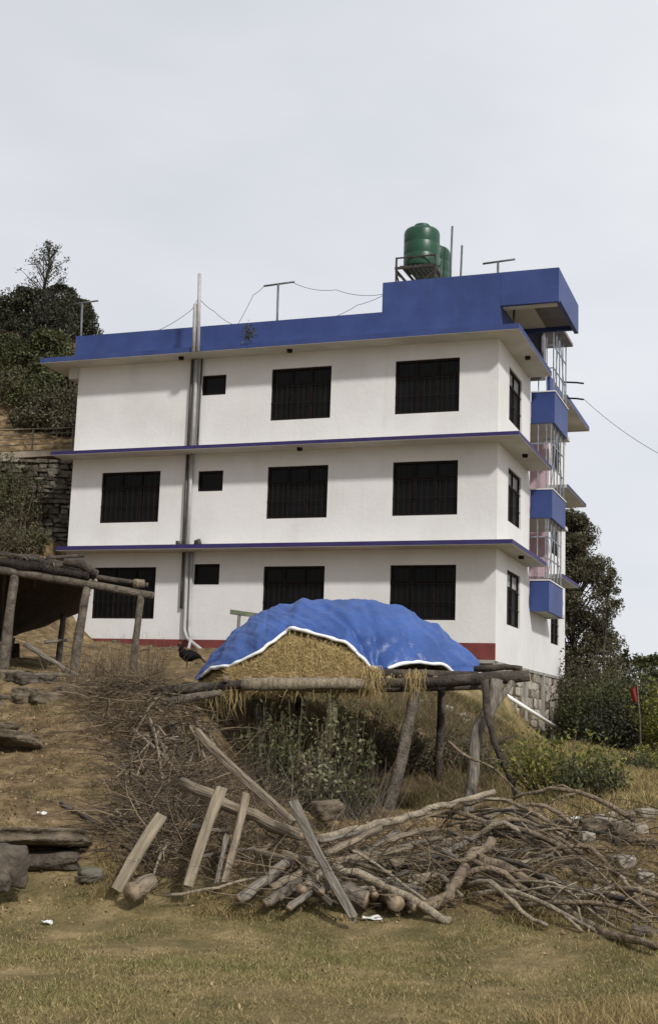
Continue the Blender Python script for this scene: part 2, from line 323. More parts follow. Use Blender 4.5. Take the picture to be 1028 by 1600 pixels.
def ground_material():
    m = bpy.data.materials.new('grassy_earth'); m.use_nodes = True; t = m.node_tree; Nn = t.nodes; L = t.links
    b = Nn['Principled BSDF']; b.inputs['Roughness'].default_value = .95; b.inputs['Specular IOR Level'].default_value = .1
    g = Nn.new('ShaderNodeNewGeometry')
    def nzf(s, d=6): n = Nn.new('ShaderNodeTexNoise'); n.inputs['Scale'].default_value = s; n.inputs['Detail'].default_value = d; n.inputs['Roughness'].default_value = .65; L.new(g.outputs['Position'], n.inputs[0]); return n
    def ramp(n, *st):
        r = Nn.new('ShaderNodeValToRGB'); e = r.color_ramp.elements
        e[0].position, e[0].color = st[0][0], (*st[0][1], 1); e[1].position, e[1].color = st[-1][0], (*st[-1][1], 1)
        for p, c in st[1:-1]: q = e.new(p); q.color = (*c, 1)
        L.new(n.outputs[0], r.inputs[0]); return r
    lawn = ramp(nzf(1.6), (.33, (.085, .075, .03)), (.5, (.185, .145, .067)), (.66, (.33, .25, .13)))
    soil = ramp(nzf(3.5), (.3, (.046, .033, .018)), (.5, (.15, .106, .056)), (.7, (.32, .235, .13)))
    at = Nn.new('ShaderNodeAttribute'); at.attribute_name = 'soil'
    n3 = nzf(1.1); ad = Nn.new('ShaderNodeMath'); ad.operation = 'ADD'; L.new(at.outputs['Fac'], ad.inputs[0])
    ms = Nn.new('ShaderNodeMath'); ms.operation = 'MULTIPLY_ADD'; ms.inputs[1].default_value = 1.4; ms.inputs[2].default_value = -.7; L.new(n3.outputs[0], ms.inputs[0]); L.new(ms.outputs[0], ad.inputs[1])
    st = Nn.new('ShaderNodeMapRange'); st.inputs[1].default_value = .3; st.inputs[2].default_value = .7; L.new(ad.outputs[0], st.inputs[0])
    mx = Nn.new('ShaderNodeMix'); mx.data_type = 'RGBA'; L.new(st.outputs[0], mx.inputs[0]); L.new(lawn.outputs[0], mx.inputs[6]); L.new(soil.outputs[0], mx.inputs[7])
    L.new(mx.outputs[2], b.inputs['Base Color'])
    n2 = nzf(22, 8); bp = Nn.new('ShaderNodeBump'); bp.inputs['Strength'].default_value = .8; bp.inputs['Distance'].default_value = .06; L.new(n2.outputs[0], bp.inputs['Height']); L.new(bp.outputs[0], b.inputs['Normal'])
    return m
M['ground'] = ground_material()

# ------------------------------------------------------------------ ground sheet
def axis(lo, hi, c, fine, n1, n2, n3):
    a = np.linspace(c[0], c[1], n2); l = c[0]-(c[0]-lo)*np.linspace(1, 0, n1, endpoint=False)**2.6; r = c[1]+(hi-c[1])*(np.linspace(0, 1, n3+1)[1:])**2.6
    return np.concatenate([l, a, r])
gx = np.concatenate([axis(-400, 400, (-13, 13), 0, 50, 2, 50)[:50], np.arange(-13, -5, .12), np.arange(-5, 5, .05), np.arange(5, 13.01, .12), axis(-400, 400, (-13, 13), 0, 50, 2, 50)[-50:]]); gy = np.concatenate([axis(-60, 700, (5, 48), 0, 20, 2, 70)[:20], np.arange(5, 22, .05), np.arange(22, 48, .14), axis(-60, 700, (5, 48), 0, 20, 2, 70)[-71:]])
GX, GY = np.meshgrid(gx, gy); GZ = h(GX.ravel(), GY.ravel())
far = np.hypot(GX.ravel(), GY.ravel()-30); lim = np.clip((far-120)/200, 0, 1); GZ = GZ*(1-lim) + (-20)*lim
V = np.stack([GX.ravel(), GY.ravel(), GZ], 1); nx = len(gx); idx = np.arange(len(V)).reshape(len(gy), nx)
Fq = np.stack([idx[:-1, :-1], idx[:-1, 1:], idx[1:, 1:], idx[1:, :-1]], -1).reshape(-1, 4)
gme = np_mesh('ground', V, Fq, M['ground'], True)
edge = V[:, 1]-(10.75-.35*V[:, 0]); soil = np.clip(edge/.9, 0, 1)*np.maximum(np.clip(1.0-(V[:, 0]-1.6)/3, .2, 1), np.clip((3.4-edge)/1.5, 0, 1))
at = gme.attributes.new('soil', 'FLOAT', 'POINT'); at.data.foreach_set('value', soil.astype(np.float32))
ground = tag(link('ground', gme), kind='structure')

# ------------------------------------------------------------------ the house (local frame, z measured from the fitted first-floor slab + 3.05)
Z0 = 3.05
house = thing('white_house', 'three-storey white house with blue roof parapet and blue stair landings', 'house', BLOC, BROT)
LX, DY = -13.6, 11.25
def wall_holes(name, mtl, axis_, c0, lo, hi, z0, z1, holes, depth=.14, parent=house, inward=1):
    """a wall in the plane axis_=c0 with openings (a0,a1,b0,b1) and their reveals"""
    us = sorted({lo, hi, *[q for k in holes for q in k[:2]]}); zs = sorted({z0, z1, *[q for k in holes for q in k[2:4]]})
    us = sorted(set(us) | set(np.linspace(lo, hi, 8).round(3))); b = MB()
    def pt(u, z, d=0): return (u, c0+d*inward, z) if axis_ == 'y' else (c0-d*inward, u, z)
    for i in range(len(us)-1):
        for j in range(len(zs)-1):
            um, zm = (us[i]+us[i+1])/2, (zs[j]+zs[j+1])/2
            if any(a0 < um < a1 and b0 < zm < b1 for a0, a1, b0, b1 in holes): continue
            b.add([pt(us[i], zs[j]), pt(us[i+1], zs[j]), pt(us[i+1], zs[j+1]), pt(us[i], zs[j+1])], [(0, 1, 2, 3)])
    for a0, a1, b0, b1 in holes:
        c = [(a0, b0), (a1, b0), (a1, b1), (a0, b1)]
        for k in range(4):
            p, q = c[k], c[(k+1) % 4]; b.add([pt(*p), pt(*p, depth), pt(*q, depth), pt(*q)], [(0, 1, 2, 3)])
    return b.build(name, mtl, parent)
def window(axis_, c0, a0, a1, b0, b1, cols=3, transom=True, bars=True, pale=False, depth=.10):
    def P3(u, d, z): return (u, c0+d, z) if axis_ == 'y' else (c0-d, u, z)
    def bx(b, u0, u1, d0, d1, z0, z1):
        p, q = P3(u0, d0, z0), P3(u1, d1, z1); b.box(min(p[0], q[0]), max(p[0], q[0]), min(p[1], q[1]), max(p[1], q[1]), z0, z1)
    f = MB(); w = .06
    bx(f, a0, a1, depth-.05, depth+.04, b0, b0+w); bx(f, a0, a1, depth-.05, depth+.04, b1-w, b1)
    bx(f, a0, a0+w, depth-.05, depth+.04, b0+w, b1-w); bx(f, a1-w, a1, depth-.05, depth+.04, b0+w, b1-w)
    tz = b0+(b1-b0)*.70
    for k in range(1, cols):
        u = a0+(a1-a0)*k/cols; bx(f, u-w*.5, u+w*.5, depth-.045, depth+.035, b0+w, b1-w)
    if transom: bx(f, a0+w, a1-w, depth-.042, depth+.03, tz-w*.4, tz+w*.4)
    fr = f.build('window', M['frame'], house)
    for k in range(cols):
        u0 = a0+(a1-a0)*k/cols+.02; u1 = a0+(a1-a0)*(k+1)/cols-.02
        for z_0, z_1, up in ((b0+.02, tz, 0), (tz, b1-.02, 1)) if transom else ((b0+.02, b1-.02, 0),):
            g = MB(); p = [P3(u0, depth+.01, z_0), P3(u1, depth+.01, z_0), P3(u1, depth+.01, z_1), P3(u0, depth+.01, z_1)]
            q = [P3(u0, depth+.018, z_0), P3(u1, depth+.018, z_0), P3(u1, depth+.018, z_1), P3(u0, depth+.018, z_1)]
            g.add(p+q, [(0, 1, 2, 3), (7, 6, 5, 4), (0, 4, 5, 1), (1, 5, 6, 2), (2, 6, 7, 3), (3, 7, 4, 0)])
            g.build('pane', M['reflection_glass'] if (pale and up) else M['glass'], fr)
    if bars:
        g = MB(); n = max(3, int((a1-a0)/.17))
        for k in range(1, n):
            u = a0+(a1-a0)*k/n; g.tube([P3(u, depth-.075, b0+.01), P3(u, depth-.075, b1-.01)], (.006), 4)
        for z in (b0+(b1-b0)*.33, b0+(b1-b0)*.66): bx(g, a0+.005, a1-.005, depth-.082, depth-.068, z-.008, z+.008)
        g.build('grille', M['iron'], fr)
    return fr
# side wall openings (x0,x1,z0,z1 in local metres)
S = Z0; side = []
for r, (zt, zb) in enumerate(((5.53, 3.94), (2.53, .965), (-.45, -2.0))):
    side += [(-6.93, -5.02, zb+S, zt+S, 3), (-3.045, -1.13, zb+S, zt+S, 3)]
side += [(-9.24, -8.43, 4.84+S, 5.47+S, 1), (-9.21, -8.38, 1.85+S, 2.48+S, 1), (-9.19, -8.35, -.98+S, -.36+S, 1)]
side += [(-12.53, -10.49, .95+S, 2.54+S, 3), (-12.6, -10.46, -2.01+S, -.44+S, 3)]
wall_holes('wall', M['paint'], 'y', 0, LX, 0, -.1, 9.2, [s_[:4] for s_ in side], .14)
for a0, a1, b0, b1, c in side: window('y', 0, a0, a1, b0, b1, c, transom=c > 1, bars=c > 1)
# front wall: bay nearest the corner, stairwell recess, far bay; ground storey closes the recess
Y1, Y2 = 4.62, 7.9
fw = [(1.446, 3.294, zb+S, zt+S) for zt, zb in ((5.588, 3.986), (2.575, .999), (-.416, -1.988))]
wall_holes('wall', M['paint'], 'x', 0, 0, Y1, -.05, 9.2, fw, .14)
for w_ in fw: window('x', 0, *w_, cols=2, pale=True)
fw2 = [(8.44, 10.06, -2.05+S, -1.0+S)]
wall_holes('wall', M['paint'], 'x', 0, Y2, DY, -.05, 9.2, fw2+[(8.5, 10.1, 1.0+S, 2.5+S), (8.5, 10.1, 4.0+S, 5.5+S)], .14)
for w_ in fw2+[(8.5, 10.1, 1.0+S, 2.5+S), (8.5, 10.1, 4.0+S, 5.5+S)]: window('x', 0, *w_, cols=2)
wall_holes('wall', M['paint'], 'x', 0, Y1, Y2, -.05, S-1.25, [], .1)
wb = MB(); wb.add([(0, Y1, S-1.25), (-2.6, Y1, S-1.25), (-2.6, Y1, 9.2), (0, Y1, 9.2)], [(0, 1, 2, 3)]); wb.build('wall', M['paint'], house)
wb = MB(); wb.add([(-2.6, Y1, S-1.25), (-2.6, Y2, S-1.25), (-2.6, Y2, 9.2), (-2.6, Y1, 9.2)], [(0, 1, 2, 3)]); wb.build('stairwell_wall', M['pink'], house)
wb = MB(); wb.add([(-2.6, Y2, S-1.25), (0, Y2, S-1.25), (0, Y2, 9.2), (-2.6, Y2, 9.2)], [(0, 1, 2, 3)]); wb.build('stairwell_wall', M['pink'], house)
wb = MB(); wb.add([(0, DY, -1), (LX, DY, -1), (LX, DY, 9.2), (0, DY, 9.2)], [(0, 1, 2, 3)]); wb.build('wall', M['paint'], house)
wb = MB(); wb.add([(LX, DY, -1), (LX, 0, -1), (LX, 0, 9.2), (LX, DY, 9.2)], [(0, 1, 2, 3)]); wb.build('wall', M['paint'], house)
# red plinth band on the side wall, a pale drip line under it
b = MB(); b.box(LX-.006, .006, -.018, .03, -.03, .43); pb = b.build('plinth_band', M['red'], house)
b = MB(); b.box(LX-.004, .004, -.05, -.001, -.12, -.03); b.build('plinth_ledge', M['concrete'], house)
# floor and roof slabs with eaves
def slab(name, x0, x1, yb, z, t, edge, top_notch=True):
    poly = [(x0, -.757), (x1, -.757), (x1, 4.3), (-.02, 4.3), (-.02, Y1), (-2.58, Y1), (-2.58, Y2), (-.02, Y2), (-.02, 7.25), (x1, 7.25), (x1, yb), (x0, yb)]
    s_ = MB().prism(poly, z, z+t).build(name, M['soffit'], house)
    e = MB(); q = .006
    e.box(x0-q, x1+q, -.757-q, -.757+.02, z+.012, z+t+.004); e.box(x1-.02, x1+q, -.737, 4.3+q, z+.012, z+t+.004)
    e.box(x1-.02, x1+q, 7.25-q, yb+q, z+.012, z+t+.004); e.box(x0-q, x0+.02, -.737, yb, z+.012, z+t+.004)
    e.box(.0, x1-.02, 4.3-.02, 4.3+q, z+.012, z+t+.004)
    e.build('slab_edge', edge, s_); return s_
slab('floor_slab', -13.54, .60, 10.4, S-.0, .13, M['purple'])
slab('floor_slab', -13.95, .75, 11.2, 3.0+S, .11, M['purple'])
slab('roof_slab', -14.58, .72, 12.1, 6.0+S, .16, M['blue'])
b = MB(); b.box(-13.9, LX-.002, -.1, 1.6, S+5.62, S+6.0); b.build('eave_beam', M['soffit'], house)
# soffit lamps
for x, y, z in ((-6.24, -.35, 6.0), (-9.8, -.38, 6.0), (.43, 1.97, 6.0), (-5.81, -.33, 3.0), (.41, 1.81, 3.0), (.35, 1.7, 0.0)):
    b = MB(); b.lathe([(0, -.09), (.07, -.09), (.085, -.07), (.085, 0.), (0, 0)], 12, (x, y, z+S)); b.build('soffit_lamp', M['iron'], house, True)
# parapet and roof-top canopy
PT, CT = S+7.05, S+7.95
b = MB(); b.box(LX-.2, -3.5, -.02, .13, S+6.16, PT); b.build('parapet', M['blue'], house)
b = MB(); b.box(-3.5, .03, -.022, .13, S+6.16, CT); b.build('parapet', M['blue'], house)
b = MB(); b.box(-.10, .028, .13, 4.3, S+6.16, PT); b.build('parapet', M['blue'], house)
b = MB(); b.box(LX-.2, LX-.05, .13, DY, S+6.16, PT); b.build('parapet', M['blue'], house)
b = MB(); b.box(-.10, .028, Y2, DY, S+6.16, PT); b.build('parapet', M['blue'], house)
cn = MB(); cx = 1.69
cn.box(.034, cx, -.024, .12, S+6.96, CT); cn.box(cx-.12, cx, .12, 3.42, S+7.05, CT); cn.box(-3.5, cx-.12, 3.30, 3.42, S+7.15, CT); cn.box(-3.5, -3.38, .13, 3.3, S+7.15, CT)
can = cn.build('canopy', M['blue'], house)
b = MB(); b.box(-3.38, .72, .13, 3.3, S+7.28, S+7.36); b.build('canopy_ceiling', M['paint'], can)
b = MB(); b.box(.72, cx-.12, .13, 3.3, S+7.285, S+7.36); b.build('canopy_ceiling', M['grey_plaster'], can)  # ceiling grey: bare concrete, with the shade of the recess painted in
b = MB(); b.box(.04, cx-.13, .121, .5, S+6.98, S+7.05); b.build('canopy_beam', M['soffit'], can)
b = MB(); b.box(-3.2, -.12, .55, 4.5, S+6.16, S+7.278); b.build('stairhead_wall', M['paint'], house)
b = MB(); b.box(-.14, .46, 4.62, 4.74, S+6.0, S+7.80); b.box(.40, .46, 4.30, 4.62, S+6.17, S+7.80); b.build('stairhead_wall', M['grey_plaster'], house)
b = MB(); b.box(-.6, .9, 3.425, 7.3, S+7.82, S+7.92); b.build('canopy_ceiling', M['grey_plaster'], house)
b = MB(); b.tube([(.25, .8, S+6.16), (.25, .8, S+7.28)], .04, 8); b.build('canopy_post', M['pvc_dark'], house)
# stair landings, flights and grilles
for k, (zb, zt, xo) in enumerate(((4.63, 5.63, .74), (1.60, 2.49, .68), (-1.31, -.37, .60))):
    b = MB(); yb_ = 7.2
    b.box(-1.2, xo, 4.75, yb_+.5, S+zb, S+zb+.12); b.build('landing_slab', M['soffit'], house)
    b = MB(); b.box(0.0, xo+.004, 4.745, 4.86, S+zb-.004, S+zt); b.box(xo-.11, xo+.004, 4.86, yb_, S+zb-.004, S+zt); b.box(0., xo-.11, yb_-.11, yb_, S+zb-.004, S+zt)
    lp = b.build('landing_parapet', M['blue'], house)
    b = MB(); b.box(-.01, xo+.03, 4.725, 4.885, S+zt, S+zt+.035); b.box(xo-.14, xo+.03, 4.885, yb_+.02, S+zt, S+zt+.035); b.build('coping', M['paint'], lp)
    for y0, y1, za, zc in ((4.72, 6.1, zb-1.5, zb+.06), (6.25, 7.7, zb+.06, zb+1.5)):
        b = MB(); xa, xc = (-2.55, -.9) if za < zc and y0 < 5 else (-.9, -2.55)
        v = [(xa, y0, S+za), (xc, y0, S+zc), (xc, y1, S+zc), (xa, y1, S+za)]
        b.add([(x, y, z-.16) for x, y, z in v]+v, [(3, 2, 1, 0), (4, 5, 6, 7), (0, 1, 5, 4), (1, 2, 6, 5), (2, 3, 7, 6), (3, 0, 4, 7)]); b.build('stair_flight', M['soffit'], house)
    zu = (S+7.82, S+4.63, S+1.60)[k]; xg = xo-.05; g = MB()
    for y in (4.80, 5.35, 5.9, 6.5, 7.12): g.beam((xg, y, S+zt+.035), (xg, y, zu), .035, .035)
    for x in (.22, .48): g.beam((x, 4.80, S+zt+.035), (x, 4.80, zu), .03, .03)
    for z in (S+zt+(zu-S-zt)*.36, S+zt+(zu-S-zt)*.70):
        g.beam((xg, 4.80, z), (xg, 7.12, z), .03, .035); g.beam((.0, 4.80, z), (xg, 4.80, z), .03, .035)
    g.beam((xg, 4.82, S+zt+.05), (xg, 5.88, zu-.05), .025, .025); g.beam((xg, 7.1, S+zt+.05), (xg, 5.95, zu-.05), .025, .025)
    g.build('stair_grille', M['steel'], house)
# bracket lamp arms on the far eave
for z in (6.0, 6.55):
    b = MB(); b.tube([(.5, 7.4, S+z+.1), (1.0, 7.4, S+z+.05), (1.25, 7.3, S+z-.02)], .03, 6); b.build('bracket', M['iron'], house)
# drain pipes down the side wall, vent pipes above the eave
def pipe(name, pts, r, m): return MB().tube(pts, r, 10).build(name, m, house, True)
pipe('drain_pipe', [(-9.57, -.07, S+5.98), (-9.57, -.07, S+3.11)], .045, M['pvc_dark']); pipe('drain_pipe', [(-9.57, -.07, S+2.99), (-9.55, -.07, S+.14)], .045, M['pvc_dark'])
pipe('drain_pipe', [(-9.53, -.07, S-.01), (-9.52, -.07, S-1.7)], .04, M['pvc_dark'])
pipe('drain_pipe', [(-9.41, -.09, S+5.98), (-9.41, -.09, S+3.12)], .055, M['pvc']); pipe('drain_pipe', [(-9.41, -.09, S+2.99), (-9.40, -.09, S+.14)], .055, M['pvc'])
pipe('drain_pipe', [(-9.39, -.09, S-.01), (-9.36, -.09, S-2.35), (-9.2, -.2, S-2.6), (-8.55, -.55, S-2.95)], .055, M['pvc'])
pipe('drain_pipe', [(-9.25, -.07, S+5.98), (-9.25, -.07, S+3.12)], .03, M['pvc_dark']); pipe('drain_pipe', [(-9.25, -.07, S-.01), (-9.22, -.07, S-2.35), (-9.08, -.2, S-2.6), (-8.9, -.7, S-2.95)], .045, M['pvc'])
pipe('vent_pipe', [(-9.02, -.83, S+6.0), (-9.1, -.83, S+8.45)], .055, M['pvc']); pipe('vent_pipe', [(-9.17, -.82, S+6.0), (-9.20, -.82, S+7.5)], .06, M['pvc'])
pipe('pipe_elbow', [(-9.62, -.10, S+.15), (-9.62, -.14, S+.27), (-9.75, -.16, S+.28)], .06, M['pvc_dark']); pipe('pipe_elbow', [(-9.12, -.10, S+.15), (-9.1, -.14, S+.30), (-8.98, -.2, S+.32), (-8.93, -.24, S+.2)], .065, M['pvc_dark'])
# a weed growing out of the roof edge
wd = rng.normal(size=(160, 3))*np.array([.11, .05, .15])+np.array([-7.35, -.83, S+6.45])
lw = leaf_mesh('weed', wd, .09, M['leaf_olive']); tag(link('weed', lw, house), kind='stuff')
# rubble foundation under the front wall, with concrete pillars
fm = MB(); fm.box(LX+.06, -.06, .07, DY-.02, -3.2, -.052); fnd = fm.build('foundation_wall', M['mortar'], house)
stone_meshes = []
def stone_mesh(nm, sx, sy, sz, mtl, rough=.16):
    b = MB(); 
    import bmesh
    bm = bmesh.new(); bmesh.ops.create_cube(bm, size=1)
    for v in bm.verts: v.co += Vector((random.uniform(-1, 1), random.uniform(-1, 1), random.uniform(-1, 1)))*rough
    bmesh.ops.bevel(bm, geom=bm.edges[:], offset=.13, segments=1, affect='EDGES', clamp_overlap=True)
    for v in bm.verts: v.co = Vector((v.co.x*sx, v.co.y*sy, v.co.z*sz))*random.uniform(.97, 1.05)
    me = bpy.data.meshes.new(nm); bm.to_mesh(me); bm.free(); me.materials.append(mtl); return me
wall_stones = [stone_mesh('stone', .13, 1, 1, M[('stone', 'brown_stone', 'stone_pale')[q % 3]], .13) for q in range(15)]
z = -2.45
while z < -.3:
    hh = random.uniform(.22, .34); y = .15+random.uniform(0, .2)
    while y < DY-.3:
        w_ = random.uniform(.28, .55)
        if not any(abs(y+w_/2-c_) < .28 for c_ in (4.3, 7.15, 10.95)):
            o = link('stone', random.choice(wall_stones), fnd, (-.06+random.uniform(-.02, .015), y+w_/2, z+hh/2)); o.scale = (1, w_*1.0, hh*.99); o.rotation_euler = (random.uniform(-.3, .3), 0, 0)
        y += w_
    z += hh
for y in (4.3, 7.15, 10.95):
    b = MB(); b.box(-.2, .035, y-.17, y+.17, -3.0, -.054); b.build('foundation_pillar', M['concrete'], house)
b = MB(); b.box(-.3, .03, .3, DY-.03, -.14, -.053); b.build('foundation_beam', M['concrete'], house)
b = MB(); b.box(-.2, .25, 8.2, 10.6, -2.6, -2.0); b.build('foundation_step', M['concrete'], house)

# ------------------------------------------------------------------ things on the roof
def tank(label, x, y, zb, r, hgt):
    t = thing('water_tank', label, 'water tank', bl(x, y, zb), BROT, 'roof water tanks'); n = 32
    prof = [(0, 0), (r*.9, 0), (r*.97, .04)]; z = .04
    for k in range(3):
        z0_ = .06+(hgt*.78)*k/3; z1_ = .06+(hgt*.78)*(k+1)/3
        prof += [(r*.985, z0_), (r, z0_+.03), (r, z1_-.05), (r*.985, z1_-.015)]
    prof += [(r*.97, .06+hgt*.79), (r*.9, hgt*.87), (r*.55, hgt*.93), (r*.42, hgt*.94)]
    MB().lathe(prof, n).build('tank_body', M['tank'], t, True)
    MB().lathe([(r*.44, hgt*.93), (r*.46, hgt*.94), (r*.46, hgt*.975), (r*.40, hgt), (0, hgt)], n).build('tank_lid', M['tank'], t, True)
    MB().tube([(r*1.0, 0, .1), (r*1.12, 0, .1), (r*1.12, 0, -.6)], .025, 8).build('outlet_pipe', M['pvc_dark'], t, True)
    return t
tank('green plastic water tank standing nearer the blue canopy edge', -2.98, 2.2, 9.06+S, .56, 1.48)
tank('green plastic water tank half hidden behind the other tank', -3.05, 3.75, 9.06+S, .56, 1.42)
st = thing('tank_stand', 'rusty angle iron stand under the green water tanks', 'tank stand', bl(-3, 2.9, S+7.62), BROT)
for x in (-.62, .62):
    for y in (-1.25, .25, 1.5):
        MB().beam((x, y, 0), (x, y, 1.72 if y < 0 else 1.40), .05, .05).build('leg', M['rust'], st)
b = MB()
for y in (-1.25, .25, 1.5): b.beam((-.66, y, 1.375), (.66, y, 1.375), .07, .07)
for x in (-.62, .62): b.beam((x, -1.28, 1.30), (x, 1.53, 1.30), .06, .06)
for x in (-.45, -.3, -.15, 0, .15, .3, .45): b.beam((x, -1.28, 1.425), (x, 1.53, 1.425), .09, .025)
b.build('top_frame', M['rust'], st)
for a_, c_ in (((-.62, -1.25, .2), (.62, -1.25, 1.2)), ((.62, -1.25, .2), (-.62, -1.25, 1.2)), ((.62, -1.25, .3), (.62, .25, 1.2)), ((-.62, .25, .3), (-.62, -1.25, 1.2)), ((-.62, -1.25, 1.70), (.62, -1.25, 1.70))):
    MB().beam(a_, c_, .04, .04).build('brace', M['rust'], st)
for x, y, z0_, z1_, lb in ((-2.30, 3.2, 7.62, 10.85, 'tall steel standpipe rising beside the green water tanks'), (-2.15, 3.9, 7.62, 10.45, 'shorter steel standpipe leaning behind the water tanks')):
    o = MB().tube([(0, 0, 0), (0, 0, (z1_-z0_)*.6), (.03, .05, z1_-z0_)], .035, 8).build('standpipe', M['galv'], None, True, bl(x, y, S+z0_)); tag(o, lb, 'pipe')
def tpost(x, zt, zb, x0, x1, tilt, label):
    t = thing('clothes_post', label, 'post', bl(x, .2, S+zb), BROT)
    MB().tube([(0, 0, 0), (tilt*.3, 0, zt-zb)], .036, 8).build('upright', M['galv'], t, True)
    MB().tube([(x0-x, 0, zt-zb-.02), (x1-x, 0, zt-zb+.03)], .032, 8).build('crossbar', M['galv'], t, True)
tpost(-13.72, 8.24, 6.16, -14.1, -13.2, -.2, 'T-shaped pipe post at the roof end beside the dark trees')
tpost(-6.9, 8.28, 6.16, -7.4, -6.4, -.1, 'T-shaped pipe post on the roof midway along the parapet')
tpost(-.09, 8.36, 6.16, -.55, .39, -.05, 'T-shaped pipe post rising in front of the blue canopy')
def cable(label, pts, r=.008, sag=.0):
    p = [Vector(q) for q in pts]; out = []
    for a_, c_ in zip(p[:-1], p[1:]):
        for k in range(10): t = k/10; out.append(a_.lerp(c_, t)-Vector((0, 0, sag*4*t*(1-t))))
    out.append(p[-1]); o0 = out[0].copy()
    o = MB().tube([q-o0 for q in out], r, 5).build('cable', M['cable'], None, True, o0); return tag(o, label, 'cable', 'roof cables')
cable('thin cable from the vent pipe down to the parapet towards the dark trees', [bl(-9.1, -.83, S+7.7), bl(-9.6, -.3, S+7.5), bl(-10.9, .05, S+7.05)], sag=.05)
cable('thin cable from the vent pipe down to the parapet towards the water tanks', [bl(-9.1, -.83, S+7.7), bl(-8.8, -.3, S+7.4), bl(-8.3, .05, S+7.05)], sag=.05)
cable('thin cable curving from the middle T post down to the parapet', [bl(-7.38, .2, S+8.28), bl(-7.75, .2, S+8.0), bl(-8.15, .05, S+7.05)], sag=.03)
cable('long slack cable from the middle T post to the blue canopy wall', [bl(-6.42, .2, S+8.27), bl(-5.0, .1, S+7.9), bl(-3.51, .05, S+7.62)], sag=.10)
cable('low cable from the parapet up to the blue canopy wall', [bl(-5.0, .05, S+7.05), bl(-4.3, .05, S+7.35), bl(-3.51, .05, S+7.58)], sag=.03)
cable('power cable running from the far eave away over the bushes', [bl(1.25, 7.3, S+6.0), P(1100, 742, 33)], r=.008, sag=.25)

# ------------------------------------------------------------------ trees and shrubs
def tree(name, label, base, hgt, crown, n_clump, n_leaf, lsize, mtl, trunk_r=.14, bark='bark_dark', cat='tree', group=None, lean=(0, 0), clump=.5, spread=1.):
    """crown: list of (z fraction, radius); limbs run from the trunk to every leaf clump"""
    base = Vector(base); t = thing(name, label, cat, base, 0, group); top = Vector((lean[0], lean[1], hgt*.97)); k = 9
    tp = [Vector((top.x*(i/k)**1.3+.06*math.sin(i*2.1)*min(1, i), top.y*(i/k)**1.3+.06*math.cos(i*1.7)*min(1, i), top.z*i/k)) for i in range(k+1)]; tp[0].z = -.25
    b = MB().tube(tp, [trunk_r*(1-.93*i/k)+.008 for i in range(k+1)], 8, jit=.1)
    def on_trunk(f): i = min(int(f*k), k-1); return tp[i].lerp(tp[i+1], f*k-i)
    zf = [c[0] for c in crown]; rf = [c[1] for c in crown]; C = []
    for q in range(n_clump):
        f = random.uniform(zf[0], zf[-1]); rr = float(np.interp(f, zf, rf)); a = random.uniform(0, 2*math.pi); rad = rr*math.sqrt(random.uniform(.05, 1))*random.choice((1, 1, 1, 1.18))
        c = on_trunk(min(f, .99)) + Vector((math.cos(a)*rad, math.sin(a)*rad, random.uniform(-.15, .15)*hgt*.1))
        s0 = on_trunk(max(.06, min(.97, f-.10-.12*rad/max(rf)))); mid = s0.lerp(c, .55)+Vector((0, 0, .05*rad))
        b.tube([s0, mid, c], [trunk_r*.24*(1-.6*f), trunk_r*.14, .008], 4, cap=False); cs = clump*random.uniform(.55, 1.25)*(.45+.55*min(1, rr/max(rf)*1.6))
        nl = max(4, int(n_leaf*random.uniform(.5, 1.4))); pts = unit(nl)*(rng.uniform(.1, 1, nl)**.6)[:, None]*cs*np.array([1.1, 1.1, .75]); C.append(pts+np.array(c))
        for _ in range(3):
            e = c+Vector(pts[random.randrange(nl)])*.95; b.tube([c, e], [.012, .005], 3, cap=False)
    b.build('trunk', M[bark], t, True)
    link('crown', leaf_mesh('crown', np.concatenate(C), lsize, M[mtl]), t); return t
def shrub(name, label, base, w, hgt, n_stem, n_leaf, lsize, mtl, group=None, cat='shrub', stem='twig', flat=1., stem_r=.008, lo=.45):
    base = Vector(base); t = thing(name, label, cat, base, 0, group); b = MB(); C = []
    for q in range(n_stem):
        a = random.uniform(0, 2*math.pi); r = w/2*math.sqrt(random.random()); e = Vector((math.cos(a)*r, math.sin(a)*r*flat, hgt*random.uniform(lo, 1.05)*(1-.45*(2*r/w)**2)))
        s0 = Vector((e.x*.25, e.y*.25, -.12)); m_ = s0.lerp(e, .5)+Vector((e.x*.1, e.y*.1, .1*hgt)); b.tube([s0, m_, e], [stem_r*1.5, stem_r, .003], 4, cap=False)
        nl = max(3, int(n_leaf*random.uniform(.5, 1.4))); tt = rng.uniform(.3, 1.02, nl)[:, None]
        C.append(np.where(tt < .5, np.array(s0)+(np.array(m_)-np.array(s0))*tt*2, np.array(m_)+(np.array(e)-np.array(m_))*(tt*2-1))+rng.normal(size=(nl, 3))*w*.055)
    b.build('stems', M[stem], t); link('foliage', leaf_mesh('foliage', np.concatenate(C), lsize, M[mtl]), t); return t
def gp(px, D, dz=0.):
    x = P(px, 900, D).x; return Vector((x, D, h1(x, D)+dz))
def top_h(px, py, D): return P(px, py, D).z-gp(px, D).z
